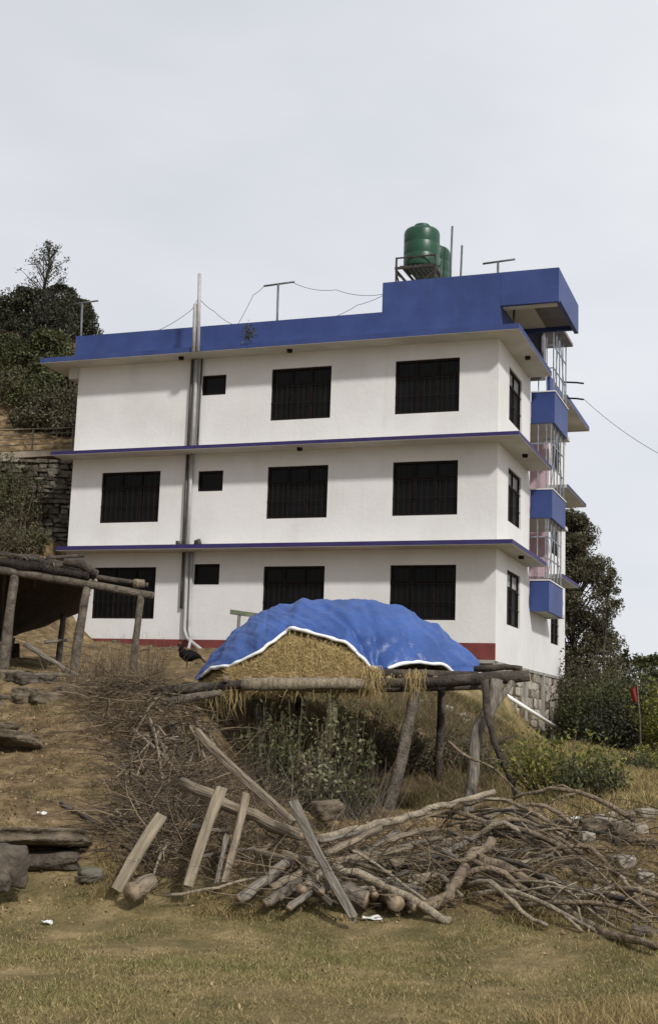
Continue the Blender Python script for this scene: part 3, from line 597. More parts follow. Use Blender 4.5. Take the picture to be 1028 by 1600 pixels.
# left hill
tree('bare_tree', 'sparse tall tree with bare upper twigs at the hilltop', gp(36, 51), top_h(36, 372, 51), [(.30, 1.1), (.55, 1.35), (.7, 1.0), (.85, .75), (1, .15)], 90, 22, .10, 'leaf_dark', .13, clump=.33, lean=(.2, 0))
tree('dense_tree', 'dense dark tree whose crown fills the left hilltop', gp(14, 48.5), top_h(14, 452, 48.5), [(.15, 1.7), (.5, 1.9), (.8, 1.3), (1, .3)], 110, 130, .14, 'leaf_dark', .2, clump=.45)
tree('dense_tree', 'dark tree with a knobbly crown behind the bare one', gp(68, 52), top_h(68, 446, 52), [(.2, 1.2), (.6, 1.05), (.85, .65), (1, .2)], 70, 120, .13, 'leaf_dark', .16, clump=.38)
tree('dense_tree', 'slim dark tree beside the T post of the roof end', gp(100, 53), top_h(98, 466, 53), [(.2, .75), (.6, .55), (.85, .38), (1, .1)], 50, 120, .14, 'leaf_dark', .12, clump=.36)
tree('dense_tree', 'low dark tree above the hill path beside the eave', gp(50, 47), top_h(50, 520, 47), [(.1, 1.2), (.5, 1.3), (.8, .9), (1, .3)], 50, 150, .16, 'leaf_olive', .12, clump=.5)
for i, (px, D, w_, hh) in enumerate(((-6, 46.2, 2.4, 1.7), (30, 45.6, 2.2, 1.6), (64, 45.2, 2.0, 1.5), (96, 45.6, 2.0, 1.9), (12, 47.5, 2.6, 2.2), (50, 47.0, 2.4, 2.0), (85, 47.2, 2.4, 2.4), (108, 47.4, 2.0, 2.2), (30, 44.6, 1.6, .9), (80, 44.6, 1.6, 1.0))):
    shrub('hillside_shrub', 'brownish shrub on the hillside above the rail fence', gp(px, D), w_, hh, 40, 75, .12, ('leaf_brown', 'leaf_olive', 'leaf_brown')[i % 3], 'shrubs above the rail fence')
for i, (px, D, w_, hh) in enumerate(((-5, 40.3, 1.8, 1.6), (22, 40.2, 1.5, 1.9), (45, 40.1, 1.3, 1.2), (20, 39.2, 1.6, 1.1), (55, 39.4, 1.3, .8), (-10, 38, 2, 1.3), (85, 39.3, 1.0, .6), (40, 40.7, 1.2, 2.3), (8, 40.6, 1.4, 2.8))):
    shrub('creeping_shrub', 'green shrub growing against the dry stone retaining wall', gp(px, D), w_, hh, 34, 60, .09, ('leaf_olive', 'leaf_brown')[i % 2], 'shrubs at the retaining wall')
# right side
tree('tall_tree', 'tall dark brown-green tree rising behind the house front', gp(893, 52), top_h(893, 792, 52), [(.05, 1.9), (.25, 1.8), (.45, 1.85), (.65, 1.5), (.85, 1.1), (1, .4)], 290, 260, .125, 'leaf_brown', .2, clump=.50)
tree('slim_tree', 'slim tree with loose dark twigs beside the tall tree', gp(935, 49.5), top_h(940, 880, 49.5), [(.1, .9), (.5, .8), (.8, .55), (1, .15)], 46, 85, .13, 'leaf_brown', .1, clump=.32, lean=(.45, 0))
tree('conifer_sapling', 'thin pointed conifer standing above the right-hand bushes', gp(981, 46), top_h(982, 1003, 46), [(.1, .5), (.6, .35), (1, .05)], 50, 45, .09, 'leaf_dark', .06, clump=.18)
for i, (px, D, w_, hh, mm) in enumerate(((905, 44.5, 2.4, 2.6, 'leaf_brown'), (925, 42, 2.4, 2.2, 'leaf_olive'), (950, 43, 2.4, 2.9, 'leaf_brown'), (970, 40, 2.2, 2.5, 'leaf_olive'), (945, 38.5, 1.8, 1.5, 'leaf_dark'), (1025, 41, 2.0, 2.6, 'leaf_olive'), (1045, 38, 2.2, 2.0, 'leaf_yellow'))):
    shrub('valley_bush', ('brownish bush close against the far house corner', 'olive bush at the crest of the grass slope by the house', 'tall brownish bush next to the slim loose tree', 'olive bush just behind the red cloth', 'low dark bush at the foot of the brownish bushes', 'olive bush beyond the bamboo pole', 'large yellowish bush beyond the bamboo pole')[i], gp(px, D), w_*1.1, hh*1.2, 50, 120, .115, mm, 'bushes beyond the house front')
for px, D, hh in ((1000, 62, 4.6), (1030, 66, 5.0), (1016, 58, 3.9), (960, 62, 4.2)):
    tree('valley_tree', 'bluish green tree standing farther down the valley', gp(px, D), top_h(px, 1020+random.uniform(-8, 10), D), [(.1, 1.8), (.5, 1.7), (.8, 1.1), (1, .3)], 55, 120, .17, 'leaf_olive', .14, group='trees down the valley', clump=.55)
shrub('yellow_shrub', 'leafy yellow-green shrub on the bank behind the brushwood', gp(875, 16.8), 1.7, .95, 52, 48, .07, 'leaf_yellow')
shrub('yellow_shrub', 'low green shrub spilling down beside the yellow-green one', gp(925, 15.6), .9, .55, 40, 45, .06, 'leaf_olive')
shrub('field_bush', 'rounded dull bush at the edge of the right-hand field', gp(985, 27), 1.1, .6, 30, 70, .06, 'leaf_olive')
shrub('valley_bush', 'bright yellow-green bush beside the earth path', gp(1024, 30), 1.3, .7, 34, 70, .07, 'leaf_yellow')
# flag pole with red cloth
fp = thing('flag_pole', 'thin bamboo pole with a faded red cloth among the bushes', 'flag', gp(1000, 35.5))
zt = top_h(992, 1050, 35.5)
MB().tube([(0, 0, -.2), (-.04, 0, zt*.5), (-.13, 0, zt)], [.028, .024, .015], 6).build('pole', M['bark_post'], fp, True)
V_ = []; n1, n2 = 8, 8
for i in range(n1+1):
    for j in range(n2+1):
        u, v = i/n1, j/n2; V_.append((-.13+.04-.22*u*(1-.35*v), .05*math.sin(u*7+v*2), zt*.86-.46*v*(1-.3*u)-.14*u+.03*math.sin(u*9)))
cl = MB().add(V_, [(i*(n2+1)+j, (i+1)*(n2+1)+j, (i+1)*(n2+1)+j+1, i*(n2+1)+j+1) for i in range(n1) for j in range(n2)]).build('flag', M['cloth_red'], fp, True)

# ------------------------------------------------------------------ hill path, rail fence, dry stone wall
pm = MB(); pts = [P(px, py, D) for px, py, D in ((-160, 722, 42.6), (-60, 718, 42.4), (0, 714, 42.3), (60, 711, 42.2), (112, 708, 42.1), (150, 706, 42.0))]
for a_, c_ in zip(pts[:-1], pts[1:]): pm.beam(a_-Vector((0, 0, .1)), c_+(c_-a_)*.02-Vector((0, 0, .1)), 1.3, .2)
tag(pm.build('path', M['path']), kind='structure')
fe = thing('rail_fence', 'pale rail fence along the hill path above the stone wall', 'fence', P(50, 712, 41.9))
f0 = P(50, 712, 41.9)
for k, (dy_, r) in enumerate(((42, .022), (34, .016), (26, .016), (17, .016), (8, .016))):
    MB().tube([P(px, 712-(px-50)*.035-dy_+.5*math.sin(px*.3+k), 41.9)-f0 for px in (-120, -60, 0, 50, 90, 125)], r, 6).build('rail', M['wood_grey'] if k else M['wood_pale'], fe, True)
for px in (-100, -25, 50, 112):
    p = P(px, 712-(px-50)*.035, 41.9)-f0; MB().tube([p-Vector((0, 0, .15)), p+Vector((0, 0, 42/F_PX*42))], .028, 7).build('post', M['wood_pale'], fe, True)
w0 = P(60, 722, 41.1); rw = thing('retaining_wall', 'dry stone retaining wall below the hill path beside the house', 'wall', (w0.x, w0.y, 6.2))
b = MB(); b.box(-2.6, 1.35, .12, .9, -.4, 3.35); b.build('wall_core', M['dark_stone'], rw)
slabs_ = [stone_mesh('stone', 1, .34, 1, M[('dark_stone', 'black_stone', 'dark_stone', 'wall_stone')[q % 4]], .2) for q in range(15)]
z = -.1
while z < 3.3:
    hh = random.uniform(.11, .2); x = -2.6+random.uniform(0, .2)
    while x < 1.3:
        w_ = random.uniform(.22, .5); o = link('stone', random.choice(slabs_), rw, (x+w_/2, .08+random.uniform(-.06, .07), z+hh/2+random.uniform(-.02, .02))); o.scale = (w_*random.uniform(.85, 1.03), 1, hh*random.uniform(.8, 1.05)); o.rotation_euler = (0, random.uniform(-.08, .08), 0); x += w_
    z += hh

# ------------------------------------------------------------------ logs, planks, posts
def orient(o, a, b):
    d = (b-a); q = Vector((0, 0, 1)).rotation_difference(d.normalized()); o.matrix_world = Matrix.Translation(a) @ q.to_matrix().to_4x4()
def log_mesh(L_, r0, r1, mats, bend=.02, n=10, k=8, knots=.08):
    b = MB(); a = random.uniform(0, 6.28); ph = random.uniform(0, 6)
    if L_ < r0*7: knots = .02; k = 4
    pts = [Vector((bend*L_*math.sin(math.pi*i/k)*math.cos(a)+(.2 if L_ > r0*7 else .05)*r0*math.sin(i*1.9+ph), bend*L_*math.sin(math.pi*i/k)*math.sin(a)+.2*r0*math.cos(i*2.3+ph), L_*i/k)) for i in range(k+1)]
    b.tube(pts, [(r0+(r1-r0)*i/k)*random.uniform(1-knots, 1+knots) for i in range(k+1)], n, 0, True, 1, jit=.07)
    return b.mesh('log', mats, True)
def plank_mesh(L_, w, t, mats, k=6, warp=.012):
    b = MB(); ph = random.uniform(0, 6); V_ = []; c = min(w, t)*.2; tpr = random.uniform(-.05, .22)
    sec = [(-w/2+c, -t/2), (w/2-c, -t/2), (w/2, -t/2+c), (w/2, t/2-c), (w/2-c, t/2), (-w/2+c, t/2), (-w/2, t/2-c), (-w/2, -t/2+c)]
    for i in range(k+1):
        f = i/k; ox, oy = warp*L_*math.sin(f*3+ph), warp*L_*math.cos(f*2.4+ph*1.3); ws = random.uniform(.90, 1.04)*(1-tpr*f); tw = .06*math.sin(f*2+ph)
        for x, y in sec:
            x *= ws; V_.append((x*math.cos(tw)-y*math.sin(tw)+ox, x*math.sin(tw)+y*math.cos(tw)+oy, L_*f+random.uniform(-1, 1)*(.028 if i in (0, k) else .004)))
    b.add(V_, [(i*8+j, i*8+(j+1) % 8, (i+1)*8+(j+1) % 8, (i+1)*8+j) for i in range(k) for j in range(8)])
    b.f += [tuple(range(7, -1, -1)), tuple(k*8+j for j in range(8))]; b.m += [1, 1]
    return b.mesh('plank', mats)
def log(label, a, b, wpx, m='wood', name='log', cat='log', group=None, taper=.85, bend=.015, parent=None):
    if name == 'log': wpx *= 1.15
    a = P(*a); b = P(*b); r = wpx/F_PX*a.y/2; o = link(name, log_mesh((b-a).length, r, r*taper, [M[m], M['cut']], bend)); orient(o, a, b); o.rotation_mode = 'QUATERNION'
    if label: tag(o, label, cat, group)
    return o
def plank(label, a, b, wpx, m='wood_pale', t=.04, name='plank', cat='plank', roll=None, group=None):
    a = P(*a); b = P(*b); w = wpx/F_PX*a.y; L_ = (b-a).length; o = link(name, plank_mesh(L_, w, t, [M[m], M['cut'] if m == 'wood_pale' else M[m]]))
    z_ = (b-a).normalized(); y_ = -Vector(FWD); y_ = (y_-z_*y_.dot(z_)).normalized(); x_ = y_.cross(z_)
    if roll: x_, y_ = x_*math.cos(roll)+y_*math.sin(roll), y_*math.cos(roll)-x_*math.sin(roll)
    mt_ = Matrix((x_, y_, z_)).transposed().to_4x4(); mt_.translation = a; o.matrix_world = mt_
    return tag(o, label, cat, group)
def branch(label, pts, w0, w1, m='bark_pos', n=7, group=None, cat='branch', sub=4, forks=()):
    p = [P(*q) for q in pts]; out = []
    for i in range(len(p)-1):
        p0, p1, p2, p3 = p[max(i-1, 0)], p[i], p[i+1], p[min(i+2, len(p)-1)]
        for k in range(sub):
            t = k/sub; out.append(.5*((2*p1)+(p2-p0)*t+(2*p0-5*p1+4*p2-p3)*t*t+(3*p1-p0-3*p2+p3)*t**3))
    out.append(p[-1]); o0 = out[0].copy(); K_ = len(out)-1; D = o0.y
    out = [q+Vector((random.gauss(0, 1), random.gauss(0, 1), random.gauss(0, 1)))*(w1/F_PX*D*.18) for q in out]
    b = MB().tube([q-o0 for q in out], [(w0+(w1-w0)*i/K_)/F_PX*D/2*random.uniform(.9, 1.1) for i in range(K_+1)], n, 0, True, 1, jit=.06)
    for f in forks:                              # side shoots (start fraction, tip pixel+depth, width)
        s0 = out[int(f[0]*K_)]; e = P(*f[1]); mid = s0.lerp(e, .5)+Vector((0, 0, .04)); b.tube([s0-o0, mid-o0, e-o0], [f[2]/F_PX*D/2, f[2]/F_PX*D/2*.8, f[2]/F_PX*D/2*.45], 5)
    o = b.build('branch', [M[m], M['cut']], None, True, o0); return tag(o, label, cat, group)

# ------------------------------------------------------------------ shed on the left terrace
SD = 21.8; s0 = gp(130, SD); shed = thing('lean_to_shed', 'open lean-to shed of rough posts with an old thatch roof', 'shed', s0)
def part_log(parent, org, name, pts, r, m, n=9, capm='cut'):
    K_ = len(pts)-1; rr = r if hasattr(r, '__len__') else [r]*(K_+1); dense = []; rad = []
    for i in range(K_):
        for k in range(3): dense.append(pts[i].lerp(pts[i+1], k/3)); rad.append(rr[i]+(rr[i+1]-rr[i])*k/3)
    dense.append(pts[-1]); rad.append(rr[-1]); jr = min(rr)*.15
    dense = [q-org+Vector((random.uniform(-jr, jr), random.uniform(-jr, jr), 0)) for q in dense]
    return MB().tube(dense, [q*random.uniform(.92, 1.08) for q in rad], n, 0, True, 1, jit=.06).build(name, [M[m], M[capm]], parent, True)
for (x0, y0), (x1, y1), r in (((25, 898), (14, 1052), .085), ((138, 915), (122, 1058), .075), ((222, 925), (213, 1062), .06)):
    g_ = gp(x1, SD); tp_ = P(x0, y0, SD); part_log(shed, s0, 'post', [g_-Vector((0, 0, .2)), g_.lerp(tp_, .5), tp_], [r*1.08, r, r*.92], 'bark_post')
for px, py, D in ((-90, 985, 25.5), (20, 1000, 25.5), (100, 962, 25.2)):
    g_ = gp(px, D); tp_ = P(px, py, D); part_log(shed, s0, 'post', [g_-Vector((0, 0, .2)), g_.lerp(tp_, .6), tp_+Vector((0, 0, .05))], .06, 'bark_dark')
part_log(shed, s0, 'front_beam', [P(-140, 862, SD), P(0, 890, SD), P(110, 908, SD), P(240, 931, SD)], [.085, .08, .075, .06], 'bark_post')
part_log(shed, s0, 'upper_beam', [P(60, 876, SD+.15), P(150, 902, SD+.12), P(232, 914, SD+.1)], [.05, .055, .045], 'bark_dark')
part_log(shed, s0, 'eave_log', [P(100, 878, SD-.05), P(128, 882, SD-.05), P(152, 897, SD-.05)], [.07, .085, .06], 'bark_dark')
part_log(shed, s0, 'beam_stub', [P(210, 912, SD-.02), P(226, 912, SD+.05)], [.08, .07], 'wood')
for px in (10, 60, 110, 150):
    part_log(shed, s0, 'rafter', [P(px, 886+px*.14, SD), P(px*.75-8, 1002-px*.42, 25.3)], .035, 'bark_dark', 6)
for a2, b2, r2 in (((-40, 858, 22.4), (118, 884, 22.1), .05), ((20, 872, 23.0), (140, 890, 22.3), .04), ((-20, 866, 22.0), (60, 869, 22.8), .035), ((70, 872, 22.1), (130, 868, 23.2), .04)):
    part_log(shed, s0, 'roof_pole', [P(*a2), P(*b2)], r2, 'bark_dark', 6)
# sagging roof: front edge on the beam, back edge low
rf = MB(); n1, n2 = 22, 14; top_, bot_ = [], []
for i in range(n1+1):
    u = i/n1; px = -260+400*u
    for j in range(n2+1):
        v = j/n2; a_ = P(px, 862+.165*(px+140)-4, SD-.1); c_ = P(-280+408*u, (1075 if u < .2 else 1075-(u-.2)*148), 26.2)
        q = a_.lerp(c_, v); q.z += -.10*math.sin(math.pi*v)+.05*noise.noise(Vector((px*.05, v*6, 0)))
        top_.append(q-s0+Vector((0, 0, .12+.06*noise.noise(Vector((px*.11, v*9, 3)))))); bot_.append(q-s0)
Q_ = lambda i, j: i*(n2+1)+j
fs = [(Q_(i, j), Q_(i+1, j), Q_(i+1, j+1), Q_(i, j+1)) for i in range(n1) for j in range(n2)]; o_ = len(top_)
fs += [tuple(o_+q for q in reversed(f)) for f in fs]
ring = [Q_(i, 0) for i in range(n1+1)]+[Q_(n1, j) for j in range(1, n2+1)]+[Q_(i, n2) for i in range(n1-1, -1, -1)]+[Q_(0, j) for j in range(n2-1, 0, -1)]
fs += [(ring[k], o_+ring[k], o_+ring[(k+1) % len(ring)], ring[(k+1) % len(ring)]) for k in range(len(ring))]
rfo = rf.add(top_+bot_, fs).build('thatch_roof', M['thatch'], shed, True)
tn = 2600; ti = rng.integers(0, o_, tn); TB = np.array([tuple(top_[k]) for k in ti])+rng.normal(size=(tn, 3))*np.array([.06, .06, .015])
tag(link('thatch_straw', blade_mesh('thatch_straw', TB, .16, .012, M['twig'], lean=2.2, segs=2, droop=.3), rfo), kind='stuff')
bw = MB(); wl_ = [P(px, py, 26.1) for px, py in ((-280, 1080), (30, 1075), (30, 1005), (-280, 1010))]
bk = [q+Vector((0, .1, 0)) for q in wl_]
bw.add([q-s0 for q in wl_+bk], [(0, 1, 2, 3), (7, 6, 5, 4), (0, 4, 5, 1), (1, 5, 6, 2), (2, 6, 7, 3), (3, 7, 4, 0)]).build('back_panel', M['thatch'], shed)
for a_, b_, w_, lb in (((40, 1006, 21.6), (122, 1056, 21.3), 8, 'grey pole leaning between the shed posts'), ((42, 1056, 20.9), (118, 1055, 20.7), 7, 'pale stick lying level at the feet of the shed posts'),
                       ((205, 1068, 20.4), (220, 1040, 20.6), 6, 'short pale crooked stick standing by the last shed post'), ((70, 1003, 22.5), (105, 1000, 22.6), 6, 'dark stick on the earth behind the shed posts')):
    log(lb, a_, b_, w_, 'wood_grey', name='stick', cat='stick')

# ------------------------------------------------------------------ hay platform with tarpaulin
HD = 18.0; pf0 = gp(560, HD); plat = thing('hay_platform', 'raised pole platform on forked posts carrying the haystack', 'platform', pf0)
def post(pts, rs, m='bark_post', name='post'):
    q = [P(*p) for p in pts]; g_ = gp(pts[-1][0], pts[-1][2]); q[-1] = g_-Vector((0, 0, .2)); return part_log(plat, pf0, name, list(reversed(q)), list(reversed(rs)), m)
post([(650, 1058, 17.7), (640, 1120, 17.6), (625, 1190, 17.5), (612, 1256, 17.4)], [.075, .075, .08, .09], 'bark_post')
post([(777, 1062, 17.3), (765, 1108, 17.25), (744, 1145, 17.2), (740, 1205, 17.15), (735, 1275, 17.0)], [.075, .09, .085, .08, .085], 'wood_grey')
part_log(plat, pf0, 'post_fork', [P(765, 1112, 17.25), P(785, 1085, 17.3), P(800, 1064, 17.35)], [.06, .05, .04], 'wood_grey')
post([(520, 1075, 17.9), (516, 1140, 17.9), (505, 1200, 17.8), (495, 1262, 17.8)], [.08, .085, .08, .085], 'bark_moss')
post([(400, 1078, 18.2), (405, 1140, 18.2), (412, 1225, 18.1)], [.06, .06, .065], 'bark_dark')
post([(470, 1080, 20.2), (470, 1200, 20.2)], [.06, .06], 'bark_dark'); post([(690, 1080, 20.2), (690, 1190, 20.2)], [.06, .06], 'bark_dark')
part_log(plat, pf0, 'front_pole', [P(377, 1070, 17.55), P(450, 1069, 17.6), P(530, 1068, 17.65), P(585, 1070, 17.7)], [.085, .085, .08, .075], 'wood_pale')
part_log(plat, pf0, 'side_pole', [P(585, 1068, 17.75), P(680, 1066, 17.6), P(760, 1060, 17.45), P(828, 1056, 17.35)], [.07, .075, .085, .08], 'bark_dark')
part_log(plat, pf0, 'side_pole', [P(578, 1052, 17.95), P(660, 1054, 17.85), P(748, 1056, 17.75)], [.06, .07, .06], 'bark_dark')
part_log(plat, pf0, 'side_pole', [P(740, 1046, 17.8), P(790, 1042, 17.75), P(815, 1045, 17.7)], [.05, .045, .035], 'bark_dark')
part_log(plat, pf0, 'bank_log', [P(242, 1082, 17.9), P(300, 1076, 17.9), P(385, 1068, 17.95)], [.07, .075, .06], 'bark_dark')
part_log(plat, pf0, 'bank_log', [P(255, 1098, 17.6), P(310, 1088, 17.6), P(345, 1082, 17.7)], [.05, .06, .04], 'bark_post')
for px in np.linspace(352, 752, 12):
    part_log(plat, pf0, 'deck_pole', [P(px, 1061, 17.75), P(px*.93+36, 1066, 20.8)], .05, 'bark_dark', 6)
for D in (18.4, 19.6, 20.7): part_log(plat, pf0, 'cross_pole', [P(325, 1076, D), P(540, 1077, D), P(765, 1072, D)], .055, 'bark_dark', 7)

# profile of stack: (u, ridge px/py, foot px, hem py)
prof = [(0, 312, 1058, 310, 1064), (.08, 336, 1022, 333, 1045), (.18, 364, 993, 366, 1041), (.30, 402, 961, 412, 1021), (.42, 440, 948, 462, 985), (.5, 482, 941, 502, 992), (.58, 532, 940, 546, 1007), (.655, 578, 942, 576, 1040),
        (.70, 604, 946, 598, 1047), (.735, 622, 950, 616, 1039), (.80, 652, 964, 646, 1036), (.87, 685, 982, 684, 1039), (.93, 712, 1004, 712, 1054), (1., 744, 1034, 752, 1053)]
pa = np.array(prof)
def pr(u, k): return float(np.interp(u, pa[:, 0], pa[:, k]))
FOOT = 1068
def stack_pt(u, t, off=0.):
    """t 0 back foot, .5 ridge, 1 front foot"""
    rx, ry, fx = pr(u, 1), pr(u, 2), pr(u, 3); e = math.sin(math.pi*min(max(u, .02), .98))**.5
    ridge = P(rx, ry, 19.2+.0*e)
    if t >= .5:
        v = (t-.5)*2; foot = P(fx, FOOT, 19.2-1.35*e)
        q = ridge.lerp(foot, v); c_ = math.sin(math.pi*v)*(.20*e); q += Vector((0, -c_*.75, c_*.55))
    else:
        v = (.5-t)*2; foot = P(rx, FOOT, 19.2+1.5*e); foot.z = P(rx, FOOT, 19.2).z; foot.x = ridge.x; q = ridge.lerp(foot, v); c_ = math.sin(math.pi*v)*(.25*e); q += Vector((0, c_*.75, c_*.55))
    if off: q += (q-Vector((0.15, 19.2, 2.1))).normalized()*off
    return q
def t_hem(u):
    target = pr(u, 4); lo_, hi_ = .5, 1.0
    for _ in range(22):
        m_ = (lo_+hi_)/2; q = stack_pt(u, m_)-Vector((0, 0, EYE)); py = 800-F_PX*q.dot(Vector(UPV))/q.dot(Vector(FWD))
        if py < target: lo_ = m_
        else: hi_ = m_
    return lo_
hay0 = P(540, FOOT, 18.6); hay = thing('haystack', 'golden haystack heaped on the pole platform under a blue tarpaulin', 'haystack', hay0)
n1, n2 = 90, 60; Vh = []
for i in range(n1+1):
    for j in range(n2+1):
        u = i/n1; t = j/n2*(1 if u < .665 else (t_hem(u) if u > .70 else 1-(1-t_hem(u))*(u-.665)/.035)); q = stack_pt(u, t); Vh.append(q-hay0-Vector((0, 0, .03))+Vector((0, .05, 0))*(1 if t > .5 else -1) + Vector((random.uniform(-1, 1), random.uniform(-1, 1), random.uniform(-1, 1)))*.012 - Vector((0, -.06*noise.noise(Vector((u*14, t*12, 0))) if t > .5 else 0, 0)))
MB().add(Vh, [(i*(n2+1)+j, (i+1)*(n2+1)+j, (i+1)*(n2+1)+j+1, i*(n2+1)+j+1) for i in range(n1) for j in range(n2)]).build('hay_mound', M['hay'], hay, True)
pts = []
for _ in range(9000):
    u = random.uniform(.16, .675); t1 = t_hem(u) if _ % 1 == 0 else 1; t = random.uniform(min(t1+.05, .99), 1.03); pts.append(tuple(stack_pt(u, t)-hay0+Vector((0, -.02, .0))))
B_ = np.array(pts); n_b = len(B_)
d_ = unit(n_b); d_[:, 1] = -np.abs(d_[:, 1])*.5; d_[:, 2] -= .45; d_ /= np.linalg.norm(d_, axis=1, keepdims=True)
ln_ = rng.uniform(.08, .34, n_b)[:, None]; md_ = unit(n_b)*ln_*.12
tag(link('loose_straw', twig_mesh('loose_straw', B_-d_*ln_*.4, B_+d_*ln_*.6, md_, rng.uniform(.002, .0055, n_b), M['straw']), hay), kind='stuff')
# straw wisps hanging from the platform edge
pts = []; tips = []
for (px, py, D, w_, dn, n_) in ((582, 1045, 17.7, 7, 55, 150), (648, 1050, 17.6, 8, 45, 90), (605, 1056, 17.7, 14, 22, 30), (362, 1078, 17.6, 8, 50, 26), (338, 1082, 17.8, 10, 60, 18), (480, 1078, 17.7, 60, 20, 60)):
    for _ in range(n_):
        x = px+random.gauss(0, w_); a_ = P(x, py+random.uniform(-6, 8), D+random.uniform(-.15, .15)); pts.append(tuple(a_)); tips.append(tuple(P(x+random.gauss(0, 9), py+dn*random.uniform(.3, 1.1), D+random.uniform(-.2, .1))))
A1, B1 = np.array(pts), np.array(tips)
tag(link('hanging_straw', twig_mesh('hanging_straw', A1-np.array(hay0), B1-np.array(hay0), unit(len(A1))*.03, rng.uniform(.002, .0045, len(A1)), M['straw']), hay), kind='stuff')
# tarpaulin
tp0 = P(540, 940, 18.9); tarp = thing('tarpaulin', 'blue tarpaulin with a white hem draped over the haystack', 'tarpaulin', tp0)
n1, n2 = 150, 70
def tarp_pt(u, t):
    q = stack_pt(u, t, .035); w = pr(u, 0)
    rg = lambda x, y, z: (1-2*abs(noise.noise(Vector((x, y, z)))))
    f = .040*noise.noise(Vector((u*18, t*4, 1)))+.034*rg(u*17+t*9, t*5, 5)+.022*rg(u*28-t*14, t*6-u*9, 2)+.007*rg(u*60+t*26, t*22, 9)+.003*noise.noise(Vector((u*110, t*60, 4)))-.03
    cre = -.05*math.exp(-((u-.665-.10*(t-.75))/.012)**2)*(1 if t > .55 else .2) - .05*math.exp(-((u-.60-.34*(t-.75))/.010)**2)*(1 if t > .56 else .1) + .06*math.exp(-((u-.43-.22*(.75-t))/.014)**2) - .03*math.exp(-((u-.33+.15*(t-.7))/.01)**2) - .03*math.exp(-((u-.88-.2*(t-.7))/.012)**2)
    n_ = (q-Vector((.15, 19.2, 1.9))).normalized(); n_ = Vector((n_.x*.6, n_.y*1.2, n_.z*.8)); return q+n_*(f+cre)
Vt = []; TT = []
for i in range(n1+1):
    u = i/n1; th = t_hem(u)
    for j in range(n2+1): Vt.append(tarp_pt(u, .03+(th-.03)*j/n2)-tp0)
    TT.append(th)
tm = MB().add(Vt, [(i*(n2+1)+j, i*(n2+1)+j+1, (i+1)*(n2+1)+j+1, (i+1)*(n2+1)+j) for i in range(n1) for j in range(n2)])
to = tm.build('tarp_sheet', M['tarp'], tarp, True); md = to.modifiers.new('thickness', 'SOLIDIFY'); md.thickness = .006; md.offset = 0
hm = MB(); e_ = [tarp_pt(i/n1, TT[i]) for i in range(4, n1+1)]
e_ = [(e_[max(0, k-1)]+e_[k]+e_[min(len(e_)-1, k+1)])/3-tp0+Vector((0, -.008, 0)) for k in range(len(e_))]
kg = int((.69-4/n1)*n1)
for seg in (e_[:kg], e_[kg+3:]): hm.tube([q+Vector((0, 0, .012*noise.noise(q*6))) for q in seg], [.026*(1+.35*noise.noise(q*9)) for q in seg], 6)
hm.build('hem', M['hem'], tarp, True)
# leafy weeds under the platform
for i, (px, D, w_, hh, mm) in enumerate(((428, 17.5, .85, 1.45, 'leaf_olive'), (475, 17.4, .95, 1.6, 'leaf_olive'), (525, 17.3, .95, 1.65, 'leaf_grey'), (560, 17.4, .8, 1.4, 'leaf_olive'), (500, 16.6, 1.0, .8, 'leaf_grey'), (450, 16.8, .7, .9, 'leaf_olive'), (545, 16.7, .9, .7, 'leaf_olive'))):
    shrub('platform_weed', ('grey-green weed clump beside the dark slender platform post', 'tall grey-green weed between the dark slender post and the mossy post', 'tallest weed clump round the foot of the mossy platform post', 'olive weed between the mossy post and the leaning barked post', 'low wide grey-green weed spreading before the mossy platform post', 'short olive weed spreading before the dark slender platform post', 'low olive weed on open ground before the leaning barked post')[i], gp(px, D), w_, hh, 44, 24, .07, mm, 'weeds under the hay platform', 'weed', stem_r=.006, lo=.6)
for px, D, w_, hh in ((640, 20.4, 1.2, .7), (690, 20.6, 1.2, .8), (590, 20.6, 1.1, .7), (745, 20.8, 1.0, .6)):
    shrub('bank_bush', {640: 'dull bush behind the leaning barked platform post', 690: 'dull bush between the leaning barked post and the pale post', 590: 'dull bush behind the platform weeds beside the barked post', 745: 'dull bush behind the pale forked platform post'}[px], gp(px, D), w_, hh, 34, 50, .05, 'leaf_brown', 'bushes on the bank behind the platform')
branch('dark twisted branch standing against the pale platform post', [(757, 1062, 17.1), (764, 1130, 17.0), (782, 1180, 16.9), (800, 1225, 16.8), (826, 1285, 16.6)], 13, 7, 'bark_dark', forks=((.45, (800, 1150, 17), 6), (.6, (770, 1210, 16.8), 4)))
branch('thin curved twig crossing before the pale platform post', [(700, 1158, 16.9), (730, 1182, 16.8), (770, 1200, 16.7), (812, 1240, 16.4)], 5, 3, forks=((.5, (790, 1190, 16.6), 2.5),))
# small bench-like rail beside the tarpaulin
t = thing('rail_stand', 'small greenish rail on one post beside the tarpaulin', 'rail', gp(375, 26))
g_ = gp(375, 26); MB().tube([Vector((0, 0, -.2)), P(374, 962, 26)-g_], .035, 7).build('post', M['wood_grey'], t, True); MB().beam(P(360, 956, 26)-g_, P(412, 963, 26)-g_, .10, .09).build('rail', M['mossy'], t)
